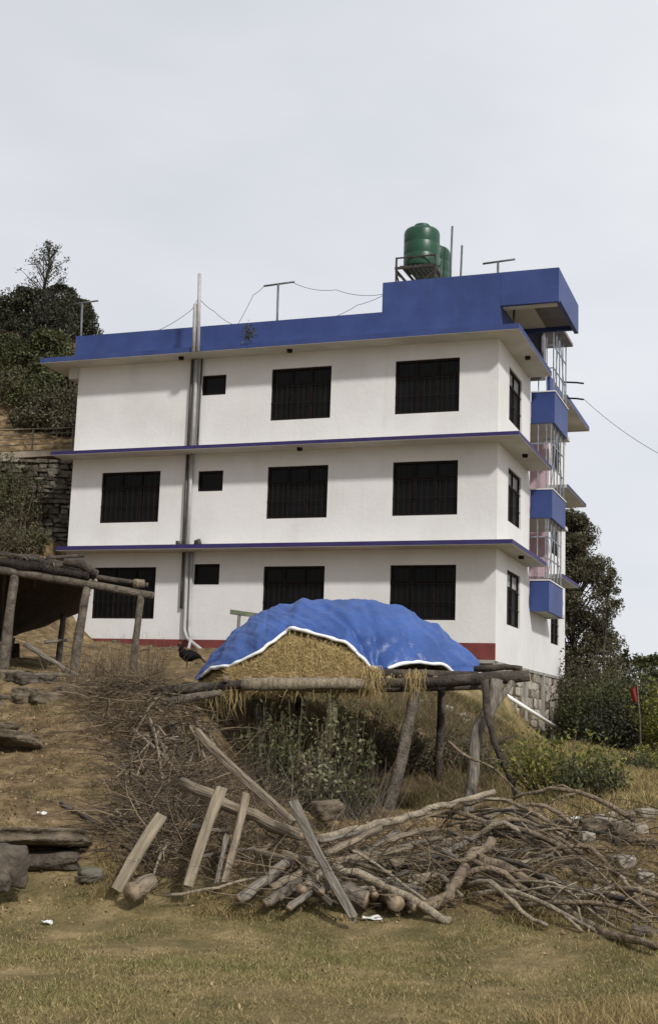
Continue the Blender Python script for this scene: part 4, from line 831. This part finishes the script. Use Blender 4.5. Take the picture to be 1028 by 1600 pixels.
# black hen on the terrace
hp = P(291, 1050, 24.5); hp.z = h1(hp.x, hp.y); hen = thing('hen', 'black hen standing on the bare earth beside the tarpaulin', 'hen', hp); hen.scale = (1.25, 1.25, 1.25)
sc_ = 1.0
MB().tube([Vector(q) for q in ((.22, 0, .17), (.16, 0, .20), (.08, 0, .20), (0, 0, .20), (-.06, 0, .235), (-.09, 0, .30), (-.10, 0, .345), (-.125, 0, .36), (-.15, 0, .355))], [.008, .045, .085, .095, .075, .045, .035, .03, .008], 12).build('body', M['hen'], hen, True)
for y in (-.035, .035): MB().tube([(0, y, .13), (.01, y, .06), (0, y, .0), (-.035, y, .004)], [.014, .008, .008, .006], 6).build('leg', M['bark_dark'], hen, True)
b = MB()
for k in range(4): b.add([(.16+.02*k, -.012+.008*k, .19), (.18, .0, .24), (.27+.015*k, -.02+.013*k, .13-.02*k), (.22, 0, .15)], [(0, 1, 2, 3)])
b.build('tail', M['hen'], hen); MB().tube([(-.15, 0, .355), (-.175, 0, .348)], [.008, .001], 5).build('beak', M['wood'], hen)
MB().add([(-.14, 0, .385), (-.12, 0, .41), (-.10, 0, .40), (-.09, 0, .375), (-.12, .008, .38), (-.12, -.008, .38)], [(0, 4, 1), (1, 4, 2), (2, 4, 3), (0, 1, 5), (1, 2, 5), (2, 3, 5)]).build('comb', M['red'], hen)
# white pipe leaning on the foundation
a_, b_ = bl(.35, -.4, S-4.0), bl(.3, 10.0, S-5.05); o = MB().tube([Vector((0, 0, 0)), b_-a_], .06, 10).build('plastic_pipe', M['hem'], None, True, a_); tag(o, 'white plastic pipe slanting down along the stone foundation', 'pipe')

# ------------------------------------------------------------------ the wood heap at the edge of the lawn
def gl(px, py, dz=.0):
    d = lawn_depth(px, py); return (px, py, d+dz)
plank('long brown plank sloping down from the brush bank onto the crossed beam', (313, 1142, 13.6), (456, 1290, 11.7), 13, 'wood', .06)
log('thick tan beam lying behind the leaning planks', (284, 1222, 12.6), (474, 1308, 11.5), 19, 'wood', name='beam', cat='beam')
plank('pale plank leaning upright against the tan beam', (348, 1230, 11.75), (293, 1386, 11.05), 18, 'wood_pale', .045)
plank('grey-tan post leaning on the tan beam beside the pale plank', (384, 1245, 11.7), (350, 1378, 11.15), 13, 'wood', .07)
plank('short thin stake leaning at the foot of the grey-tan post', (355, 1308, 11.5), (337, 1380, 11.15), 8, 'wood_grey', .03, name='stake', cat='stake')
plank('pale plank with a broad foot leaning alone in the brush', (254, 1274, 11.7), (182, 1390, 11.15), 19, 'wood_pale', .05)
plank('long grey board leaning forward over the crossed logs with its foot on the lawn', (459, 1252, 11.5), (555, 1437, 10.35), 15, 'wood_grey', .05)
branch('long forked pole slanting up from the crossed logs to a raised tip', [(492, 1313, 11.6), (570, 1294, 11.8), (640, 1274, 12.0), (700, 1256, 12.2), (771, 1237, 12.4)], 14, 9, 'wood_pos', 9, forks=((.72, (800, 1250, 12.5), 6),))
log('straight pole lying just under the long forked pole', (508, 1334, 11.3), (594, 1294, 11.7), 11, 'wood', name='pole', cat='pole')
log('thin pole between the long forked pole and the straight one', (499, 1315, 11.5), (570, 1299, 11.7), 7, 'wood_grey', name='pole', cat='pole')
plank('narrow batten poking out towards the leaning post', (443, 1332, 11.2), (500, 1352, 11.2), 9, 'wood_pale', .03, name='batten', cat='batten')
log('grey round log fanning out lowest towards the lawn', (373, 1405, 10.75), (452, 1344, 11.3), 15, 'wood_grey')
log('tan round log beside the fanned grey log', (425, 1386, 10.9), (488, 1356, 11.2), 11, 'wood')
log('short split log pointing at the lawn under the leaning board', (450, 1420, 10.6), (500, 1386, 11.0), 10, 'wood_grey')
log('stubby log with a pale sawn end inside the heap', (470, 1392, 10.8), (504, 1364, 11.2), 15, 'wood')
log('dark round log tucked under the fanned logs', (415, 1412, 10.7), (470, 1375, 11.1), 13, 'bark')
log('dark short log lying between the fanned logs and the board', (432, 1402, 10.85), (486, 1378, 11.2), 14, 'bark')
branch('long bent log sweeping from the heap down to the lawn', [(518, 1357, 11.0), (575, 1372, 10.9), (635, 1404, 10.7), (704, 1437, 10.4)], 14, 12, 'wood_pos', 9)
log('thick grey stump section lying behind the leaning board', (574, 1408, 10.75), (533, 1392, 10.85), 30, 'bark', name='stump', cat='stump', taper=1.1, bend=0)
log('round-ended small log with a pale sawn face towards the lawn', (622, 1414, 10.65), (590, 1385, 11.2), 21, 'wood', taper=.95)
log('reddish brown log end beside the round-ended small log', (650, 1418, 10.6), (612, 1390, 11.2), 15, 'bark')
log('thick mossy log lying across the back of the heap', (566, 1332, 11.9), (718, 1370, 11.7), 23, 'bark_moss_obj')
branch('thin pale rod lying over the bent log', [(550, 1328, 11.1), (600, 1360, 11.0), (664, 1406, 10.6)], 5, 5, 'wood_pos', 6)
branch('crooked root with a thick knee beside the mossy log', [(662, 1418, 10.6), (698, 1396, 10.8), (718, 1372, 11.0), (728, 1346, 11.3), (770, 1316, 11.6)], 20, 15, 'bark_pos', 9)
branch('heavy branch running from the crooked root down to the lawn edge', [(748, 1338, 11.4), (821, 1374, 11.1), (868, 1407, 10.7), (921, 1447, 10.2), (975, 1466, 9.7), (1035, 1478, 9.3)], 18, 9, 'bark_pos', 9, forks=((.35, (850, 1368, 11.0), 7), (.5, (905, 1402, 10.5), 6)))
plank('flat weathered board lying level on the brushwood', (778, 1333, 11.9), (899, 1327, 11.9), 13, 'wood_grey', .035, roll=.5)
log('short grey log resting on the brushwood near the heavy branch', (926, 1390, 10.9), (974, 1412, 10.6), 14, 'wood_grey')
branch('thin arched branch springing over the level board', [(726, 1258, 12.6), (783, 1248, 12.5), (866, 1290, 12.1), (930, 1338, 11.6), (1002, 1386, 11.0)], 7, 4, forks=((.5, (900, 1275, 12.2), 3), (.7, (985, 1345, 11.6), 3)))
branch('lower arched branch lying on the level board', [(752, 1290, 12.2), (810, 1281, 12.1), (866, 1306, 11.9), (923, 1345, 11.4), (1004, 1388, 10.8)], 8, 5, forks=((.3, (850, 1268, 12.2), 3.5), (.62, (975, 1352, 11.4), 3)))
branch('pale forked stick standing out at the end of the brushwood', [(968, 1368, 10.8), (992, 1400, 10.6), (1018, 1440, 10.2)], 7, 6, 'wood_pos', forks=((.4, (1012, 1395, 10.6), 3.5),))
branch('straight pale pole lying level in the brushwood', [(898, 1416, 10.6), (960, 1411, 10.6), (1035, 1403, 10.7)], 8, 7, 'wood_pos')
log('dark log end at the lawn edge beside the heavy branch', (985, 1452, 9.9), (1050, 1462, 9.8), 15, 'bark')
log('short thick stick between the mossy log and the forked pole', (603, 1314, 11.7), (678, 1294, 11.9), 9, 'wood', name='stick', cat='stick')
log('crooked stick joining the mossy log and the crooked root', (676, 1324, 11.6), (726, 1348, 11.4), 10, 'wood_grey', name='stick', cat='stick')
branch('long pale stick lying on the grass before the leaning planks', [(262, 1400, 11.0), (320, 1390, 10.95), (398, 1371, 11.2)], 6, 4, 'wood_pos', 6)
branch('dark curved branch lying on the bank above the slab rock', [(98, 1256, 13.4), (140, 1280, 12.9), (165, 1305, 12.5), (196, 1328, 12.2)], 8, 5, 'bark_dark')
branch('pale peeled stick propped in the brush above the lone plank', [(182, 1264, 13.0), (198, 1290, 12.6), (215, 1322, 12.2)], 6, 5, 'wood_pos')
log('rotten short stump at the foot of the lone leaning plank', (205, 1396, 11.0), (238, 1376, 11.2), 30, 'wood', name='stump', cat='stump', bend=0)
more = (((545,1345,11.2),(610,1365,11.0),7),((560,1390,10.8),(640,1360,11.3),6),((600,1330,11.8),(690,1310,12.0),7),((640,1385,11.1),(700,1345,11.5),8),((690,1335,11.8),(760,1300,12.2),8),((700,1300,12.2),(790,1335,11.8),6),((800,1350,11.4),(880,1330,11.8),7),
        ((830,1365,11.2),(930,1400,10.8),9),((870,1345,11.6),(960,1380,11.2),8),((900,1360,11.4),(1000,1340,11.8),6),((940,1400,10.7),(1020,1425,10.4),8),((880,1385,11.1),(960,1440,10.4),6),((760,1360,11.2),(840,1415,10.6),6),((470,1340,11.4),(530,1368,11.1),8),((500,1395,10.7),(540,1372,11.1),9),
        ((585,1400,10.75),(560,1355,11.3),9),((660,1345,11.8),(720,1400,10.8),6),((780,1305,12.2),(880,1318,12.0),7),((960,1360,11.2),(1030,1375,11.0),6),((300,1290,12.0),(360,1300,11.9),6),((310,1340,11.6),(400,1325,11.7),5),((395,1340,11.6),(450,1300,11.8),6),((620,1300,12.1),(560,1340,11.6),6))
for k, (a_, b_, w_) in enumerate(more):
    log('slender stick lying loose in the wood heap', a_, b_, w_*1.3, ('wood', 'wood_grey', 'bark')[k % 3], name='stick', cat='stick', group='loose sticks in the wood heap', bend=.03)

def bw_depth(py): return 12.6-(py-1280)*.0145
for k in range(38):
    x0, y0 = random.uniform(690, 1010), random.uniform(1285, 1440); y0 = min(y0, 1400+(x0-690)*.18); dx = random.choice((1, 1, 1, -1))*random.uniform(90, 260); dy = abs(dx)*random.uniform(.1, .6)*(1 if dx > 0 else -.4); y1 = min(y0+dy, 1420+(x0+dx-690)*.16)
    d0, d1 = bw_depth(y0), bw_depth(y1); q = [(x0, y0, d0), (x0+dx*.35+random.uniform(-8, 8), y0+(y1-y0)*.35-random.uniform(5, 40), d0*.65+d1*.35), (x0+dx*.7, y0+(y1-y0)*.7-random.uniform(0, 28), d0*.3+d1*.7), (x0+dx, y1, d1)]
    w_ = random.uniform(4, 11); f_ = [(random.uniform(.3, .8), (x0+dx*random.uniform(.4, 1.1), y0+(y1-y0)*.6+random.uniform(-45, 25), (d0+d1)/2+random.uniform(-.2, .2)), w_*.45) for _ in range(2)]
    branch('dead branch tangled in the brushwood beside the wood heap', q, w_, w_*.55, ('bark_pos', 'wood_pos', 'bark_dark', 'bark_pos')[k % 4], 6, 'dead branches in the brushwood', sub=3, forks=f_)
for k in range(34):
    x0, y0 = random.uniform(190, 330), random.uniform(1085, 1330); g_ = G(x0, y0); dx = random.uniform(20, 80)*random.choice((1, 1, -1)); dy = random.uniform(20, 110); x1, y1 = x0+dx, min(y0+dy, 1375); g2 = G(x1, y1)
    lf = random.uniform(.04, .18); d0, d1 = g_.y-lf, g2.y-lf*.6; q = [(x0, y0-8, d0), (x0+dx*.4+random.uniform(-9, 9), y0+(y1-y0)*.4-8, d0*.6+d1*.4), (x1, y1-6, d1)]; w_ = random.uniform(4, 9)
    f_ = [(random.uniform(.2, .7), (x0+dx*random.uniform(.2, 1.2), y0+(y1-y0)*.5+random.uniform(-50, 20), (d0+d1)/2), w_*.45) for _ in range(2)]
    branch('dry branch lying on the brush-covered bank below the shed', q, w_, w_*.5, ('bark_pos', 'bark_dark', 'wood_pos')[k % 3], 6, 'dry branches on the brush bank', sub=3, forks=f_)

for k, (a_, b_, w_) in enumerate((((520, 1345, 11.35), (640, 1322, 11.8), 12), ((560, 1372, 11.05), (660, 1392, 10.9), 11), ((610, 1348, 11.5), (700, 1330, 11.8), 12), ((640, 1372, 11.2), (745, 1352, 11.5), 11), ((480, 1372, 11.0), (520, 1412, 10.6), 10), ((690, 1318, 12.0), (800, 1300, 12.3), 11), ((720, 1362, 11.3), (815, 1392, 10.9), 11), ((840, 1338, 11.7), (940, 1362, 11.4), 10), ((535, 1322, 11.7), (600, 1348, 11.4), 9), ((400, 1330, 11.6), (470, 1350, 11.3), 9), ((860, 1400, 10.8), (950, 1428, 10.4), 11))):
    plank('rough split board lying among the heaped logs and branches', a_, b_, w_, ('wood', 'wood_grey', 'wood')[k % 3], .035, 'split_board', 'board', random.uniform(-.5, .5), 'split boards in the wood heap')
# brushwood (nobody could count it)
def scatter(n, poly, ymin, ymax):
    """random ground points (world) in an X/Y polygon"""
    out = []; xs = [p[0] for p in poly]; ys = [p[1] for p in poly]
    while len(out) < n:
        X = rng.uniform(min(xs), max(xs), n*2); Y = rng.uniform(min(ys), max(ys), n*2); ins = np.zeros(len(X), bool); j = len(poly)-1
        for i in range(len(poly)):
            xi, yi = poly[i]; xj, yj = poly[j]; c = ((yi > Y) != (yj > Y)) & (X < (xj-xi)*(Y-yi)/(yj-yi+1e-12)+xi); ins ^= c; j = i
        out += list(zip(X[ins], Y[ins]))
    a = np.array(out[:n]); return np.column_stack([a, h(a[:, 0], a[:, 1])])
def brush(name, label, cat, poly, n, lo_, hi_, lift, r0, r1, mtl, upright=.5, base_lift=.25):
    A = scatter(n, poly, 0, 0); A[:, 2] += rng.uniform(-.05, base_lift, n)**1 ; d = unit(n); d[:, 2] = np.abs(d[:, 2])*upright+lift; d /= np.linalg.norm(d, axis=1, keepdims=True)
    L_ = rng.uniform(lo_, hi_, n)[:, None]; o = link(name, twig_mesh(name, A, A+d*L_, unit(n)*L_*.12, rng.uniform(r0, r1, n), M[mtl])); return tag(o, label, cat, kind='stuff')
def wp(px, D): return (P(px, 1200, D).x, D)
brush('dry_brush', 'tangled dry brown stems covering the bank left of the platform', 'brush', [wp(110, 18.6), wp(250, 18.8), wp(335, 17.2), wp(345, 15), wp(300, 12), wp(205, 11.6), wp(165, 12.6), wp(190, 15)], 2600, .25, .85, -.14, .003, .010, 'twig', .36, .14)
brush('dry_brush', 'matted grey twigs lying low in front of the brush bank', 'brush', [wp(215, 11.3), wp(430, 11.3), wp(480, 12.5), wp(420, 15.5), wp(300, 15.5), wp(230, 13)], 1300, .2, .6, .0, .0025, .007, 'twig', .6, .12)
brush('brushwood', 'heap of thin dead twigs at the end of the wood heap', 'brushwood', [wp(690, 12.6), wp(800, 13.2), wp(1040, 12.6), wp(1060, 9.5), wp(980, 9.6), wp(900, 10.2), wp(820, 10.8), wp(740, 11.3)], 420, .2, .8, -.05, .0025, .007, 'twig', .35, .25)
brush('brushwood', 'broken twigs packed inside the crossed log heap', 'brushwood', [wp(380, 10.9), wp(470, 10.75), wp(700, 10.7), wp(760, 11.6), wp(700, 12.8), wp(560, 12.8), wp(440, 12.2)], 900, .15, .6, .0, .0025, .008, 'twig', .4, .3)
brush('dry_stems', 'upright dry weed stems on the terrace edge by the shed', 'weeds', [wp(60, 20.5), wp(250, 20.5), wp(250, 18.5), wp(120, 18)], 420, .25, .8, .8, .0025, .005, 'twig', .6, .02)
brush('bank_stems', 'thin brown stems on the bank behind the platform', 'weeds', [wp(420, 19.5), wp(760, 19.5), wp(800, 24), wp(420, 24)], 1500, .2, .7, .9, .002, .005, 'twig', .6, .02)
brush('bank_stems', 'thin dead stems trailing among the weeds under the platform', 'weeds', [wp(400, 16), wp(600, 16), wp(600, 18.5), wp(380, 18.5)], 700, .3, 1.0, .9, .002, .005, 'twig_grey', .6, .02)

# rocks
def rock(label, px, py, D, sx, sy, sz, m='dark_stone', rot=0, name='rock', group=None, sink=.3, tilt=0, pw=6.):
    import bmesh
    bm = bmesh.new(); bmesh.ops.create_icosphere(bm, subdivisions=4, radius=1); sd = random.uniform(0, 100)
    for v in bm.verts:
        c = v.co.copy(); p = pw; L_ = (abs(c.x)**p+abs(c.y)**p+abs(c.z)**p)**(1/p); c /= L_
        c *= 1+.22*noise.noise(c*1.3+Vector((sd, 0, 0)))+.10*abs(noise.noise(c*3.2+Vector((0, sd, 0))))+.05*noise.noise(Vector((c.x*4, c.y*4, c.z*3+sd)))+.03*noise.noise(c*11)
        v.co = Vector((c.x*sx/2, c.y*sy/2, c.z*sz/2))
    me = bpy.data.meshes.new(name); bm.to_mesh(me); bm.free(); me.materials.append(M[m]); me.polygons.foreach_set('use_smooth', [True]*len(me.polygons))
    p = P(px, py, D); o = link(name, me, None, p); o.rotation_euler = (tilt, random.uniform(-.05, .05), rot); return tag(o, label, 'rock', group)
rock('broad flat slab rock jutting out of the bank above the lawn', 36, 1312, 12.1, 1.05, .95, .15, 'brown_stone', .10, 'slab_rock', tilt=-.16, pw=9)
rock('dark ledge stone wedged under the broad slab rock', 62, 1343, 12.0, .7, .5, .16, 'black_stone', .05, 'ledge_rock', pw=9)
rock('grey boulder resting against the broad slab rock', 8, 1352, 11.15, .36, .34, .33, 'black_stone', .3, 'boulder')
rock('small round stone at the foot of the grey boulder', 0, 1380, 10.95, .16, .18, .14, 'black_stone', 0, 'stone')
rock('flat grey stone slab lying loose high on the bank', 18, 1160, 16.2, .75, .6, .14, 'brown_stone', -.2, 'slab_rock', tilt=-.35)
rock('smaller flat stone tipped on top of the loose slab', 2, 1140, 16.5, .4, .4, .10, 'brown_stone', .2, 'slab_rock', tilt=-.3)
rock('angular stone between the slab rock and the lone leaning plank', 142, 1367, 11.6, .20, .18, .11, 'dark_stone', .4)
rock('pale stone sunk in the bank under the shed', 112, 1085, 19, .32, .3, .2, 'brown_stone', .2)
rock('brown stone on the bank edge by the platform log', 232, 1092, 18.5, .22, .2, .22, 'brown_stone', .1)
rock('yellowish stone behind the long forked pole', 512, 1266, 14.5, .30, .28, .20, 'brown_stone', .3)
for k in range(34):
    px = random.uniform(850, 1035); D = random.uniform(11.0, 13.6); g_ = gp(px, D); s_ = random.uniform(.05, .17)
    o = rock('small rubble stone lying on the bank behind the brushwood', px, 1300, D, s_*1.3, s_, s_*.7, ('brown_stone', 'stone')[k % 2], random.uniform(0, 3), 'rubble_stone', 'rubble stones behind the brushwood'); o.location = g_+Vector((0, 0, s_*.15))
for k in range(16):
    px = random.uniform(640, 830); D = random.uniform(24.5, 27.5); g_ = gp(px, D); s_ = random.uniform(.07, .19)
    o = rock('rough stone on the ledge behind the hay platform', px, 1100, D, s_*1.3, s_, s_*.8, ('brown_stone', 'stone')[k % 2], random.uniform(0, 3), 'ledge_stone', 'stones on the ledge behind the platform', tilt=random.uniform(-.5, .5)); o.location = g_
for k in range(18):
    px = random.uniform(-10, 130); D = random.uniform(18.6, 20.8); g_ = gp(px, D); s_ = random.uniform(.12, .34)
    o = rock('dark rubble stone in the broken bank under the shed posts', px, 1080, D, s_*1.4, s_, s_*.6, ('black_stone', 'brown_stone')[k % 2], random.uniform(0, 3), 'rubble_stone', 'rubble under the shed'); o.location = g_+Vector((0, 0, s_*.1))
for k in range(16):
    px = random.uniform(150, 330); D = random.uniform(27, 35); g_ = gp(px, D); s_ = random.uniform(.06, .16)
    o = rock('loose stone on the bare terrace before the house', px, 1030, D, s_*1.4, s_, s_*.6, 'brown_stone', random.uniform(0, 3), 'loose_stone', 'loose stones on the terrace'); o.location = g_+Vector((0, 0, s_*.1))
# scraps
def scrap(label, px, py, w_, l_, rot):
    g_ = G(px, py); b = MB(); V_ = []
    for i in range(6):
        for j in range(4): V_.append(((i/5-.5)*l_*(1-.2*random.random()), (j/3-.5)*w_*(1-.25*random.random()), .008+.014*random.random()+.008*math.sin(i*1.3+j)))
    b.add(V_, [(i*4+j, (i+1)*4+j, (i+1)*4+j+1, i*4+j+1) for i in range(5) for j in range(3)]); o = b.build('plastic_scrap', M['scrap'], None, False, g_+Vector((0, 0, .01))); o.rotation_euler = (.15, 0, rot)
    md = o.modifiers.new('thickness', 'SOLIDIFY'); md.thickness = .004; return tag(o, label, 'scrap')
scrap('crumpled white scrap on the lawn at the foot of the leaning board', 581, 1439, .07, .17, .1); scrap('small white scrap lying alone on open lawn', 74, 1447, .07, .09, .5)
scrap('white scrap caught on the brown bank above the slab rock', 66, 1277, .05, .10, .1); scrap('white scrap behind the brushwood near the yellow-green shrub', 900, 1284, .12, .15, .4)
scrap('tiny white scrap on the rubble behind the brushwood', 962, 1292, .07, .09, .2); scrap('white scrap beside the yellowish stone', 552, 1276, .09, .20, .1)
# ------------------------------------------------------------------ grass, litter
def grass(name, label, poly, n, hgt, wid, mtl, lean, segs=1, droop=0., cat='grass', clump=None):
    B = scatter(n, poly, 0, 0)
    if clump is not None:
        k = fbm(B[:, 0]*2.3, B[:, 1]*2.3, 3.)+rng.normal(size=len(B))*.35; B = B[k > clump]
    B[:, 2] -= .004; return tag(link(name, blade_mesh(name, B, hgt, wid, M[mtl], lean, segs, droop)), label, cat, kind='stuff')
lawn_poly = [(-4.2, 5.6), (4.2, 5.6), (4.2, 9.7), (1.5, 10.7), (-.5, 11.3), (-4.2, 11.9)]
near_poly = [(-2.6, 5.6), (2.6, 5.6), (3.1, 8.2), (-3.1, 8.2)]
grass('lawn_grass', 'short dry yellowish grass over the lawn', lawn_poly, 150000, .036, .0055, 'grass', 1.8, clump=-.55)
grass('lawn_grass', 'green grass patches mixed in the dry lawn', lawn_poly, 130000, .034, .0055, 'grass_green', 1.3, clump=.0)
grass('lawn_grass', 'fine short grass on the open lawn away from the logs', near_poly, 70000, .022, .0035, 'grass', 1.2)
grass('tall_grass', 'tuft of taller pale grass at the lawn corner', [(1.25, 6.5), (2.4, 6.5), (2.6, 7.9), (1.75, 7.9), (1.15, 7.2)], 4500, .12, .004, 'drygrass', .6, 2, .25, clump=.1)
bank_l = [(-6, 10.9), wp(200, 11.1), wp(320, 12), wp(330, 17.5), wp(240, 21), (-8, 22)]
grass('bank_grass', 'short dry grass on the left bank', bank_l, 100000, .05, .006, 'drygrass', 1.7, clump=.4)
grass('bank_grass', 'green grass tufts on the left bank', bank_l, 50000, .05, .006, 'grass_green', 1.1, clump=.65)
grass('terrace_grass', 'thin dry grass on the bare terrace', [(-7, 22), wp(240, 21), wp(330, 26), wp(330, 33), (-8, 36)], 22000, .05, .009, 'drygrass', 1.2, clump=.2)
grass('bank_grass', 'shaggy brown grass on the bank behind the platform', [wp(390, 18.8), wp(800, 18.8), wp(850, 24), wp(760, 29), wp(400, 28)], 60000, .22, .007, 'bankgrass', .8, 2, .3, clump=-.5)
grass('bank_grass', 'olive grass on the bank behind the platform', [wp(390, 18.8), wp(800, 18.8), wp(850, 24), wp(760, 29), wp(400, 28)], 26000, .18, .008, 'grass_green', .7, 2, .3, clump=.2)
fld = [wp(770, 13.5), (5.5, 12), (9, 25), (9, 36), wp(800, 36), wp(770, 20)]
grass('field_grass', 'tall dry grass on the right-hand slope below the house', fld, 60000, .16, .008, 'drygrass', .7, 2, .3, clump=-.6)
grass('field_grass', 'green grass on the right-hand slope below the house', fld, 36000, .13, .009, 'grass_green', .7, 2, .3, clump=.1)
mid = [wp(360, 12), wp(800, 11.5), wp(860, 14), wp(800, 17.5), wp(400, 18.5)]
grass('hollow_grass', 'sparse straw and grass on the ground before the platform', mid, 30000, .05, .006, 'drygrass', 1.6, clump=.0)
lt = scatter(15000, [(-5, 10.6), wp(420, 10.9), wp(1040, 9.6), (4, 13), wp(700, 17.5), wp(300, 19), (-6, 20)], 0, 0); lt[:, 2] += rng.uniform(.002, .03, len(lt)); lt = lt[fbm(lt[:, 0]*1.7, lt[:, 1]*1.7, 5.)+rng.normal(size=len(lt))*.4 > -.1]
tag(link('leaf_litter', leaf_mesh('leaf_litter', lt, .036, M['litter'], up=2.0, aspect=.5)), 'brown fallen leaves and chips strewn over bank and wood heap', 'litter', kind='stuff')
lt = scatter(1500, lawn_poly, 0, 0); lt[:, 2] += .012
tag(link('leaf_litter', leaf_mesh('leaf_litter', lt, .028, M['litter'], up=2.5, aspect=.5)), 'small dead leaves scattered over the lawn', 'litter', kind='stuff')

grass('heap_grass', 'dry tufts of grass growing through the brushwood', [wp(640, 11.4), wp(1040, 9.3), wp(1060, 12.5), wp(760, 13.2)], 16000, .11, .005, 'drygrass', 1.0, 2, .3, clump=.35)
grass('heap_grass', 'thin grass along the foot of the leaning planks', [wp(150, 11.0), wp(430, 10.7), wp(440, 11.6), wp(160, 12.2)], 9000, .09, .005, 'drygrass', 1.0, 2, .3, clump=.2)
grass('lawn_tufts', 'scattered taller tufts standing up in the short lawn', lawn_poly, 60000, .055, .0045, 'grass_green', .9, 2, .3, clump=.8)
grass('lawn_straw', 'pale straw lying flat on the lawn', lawn_poly, 9000, .06, .004, 'straw', 6.0, clump=.2)
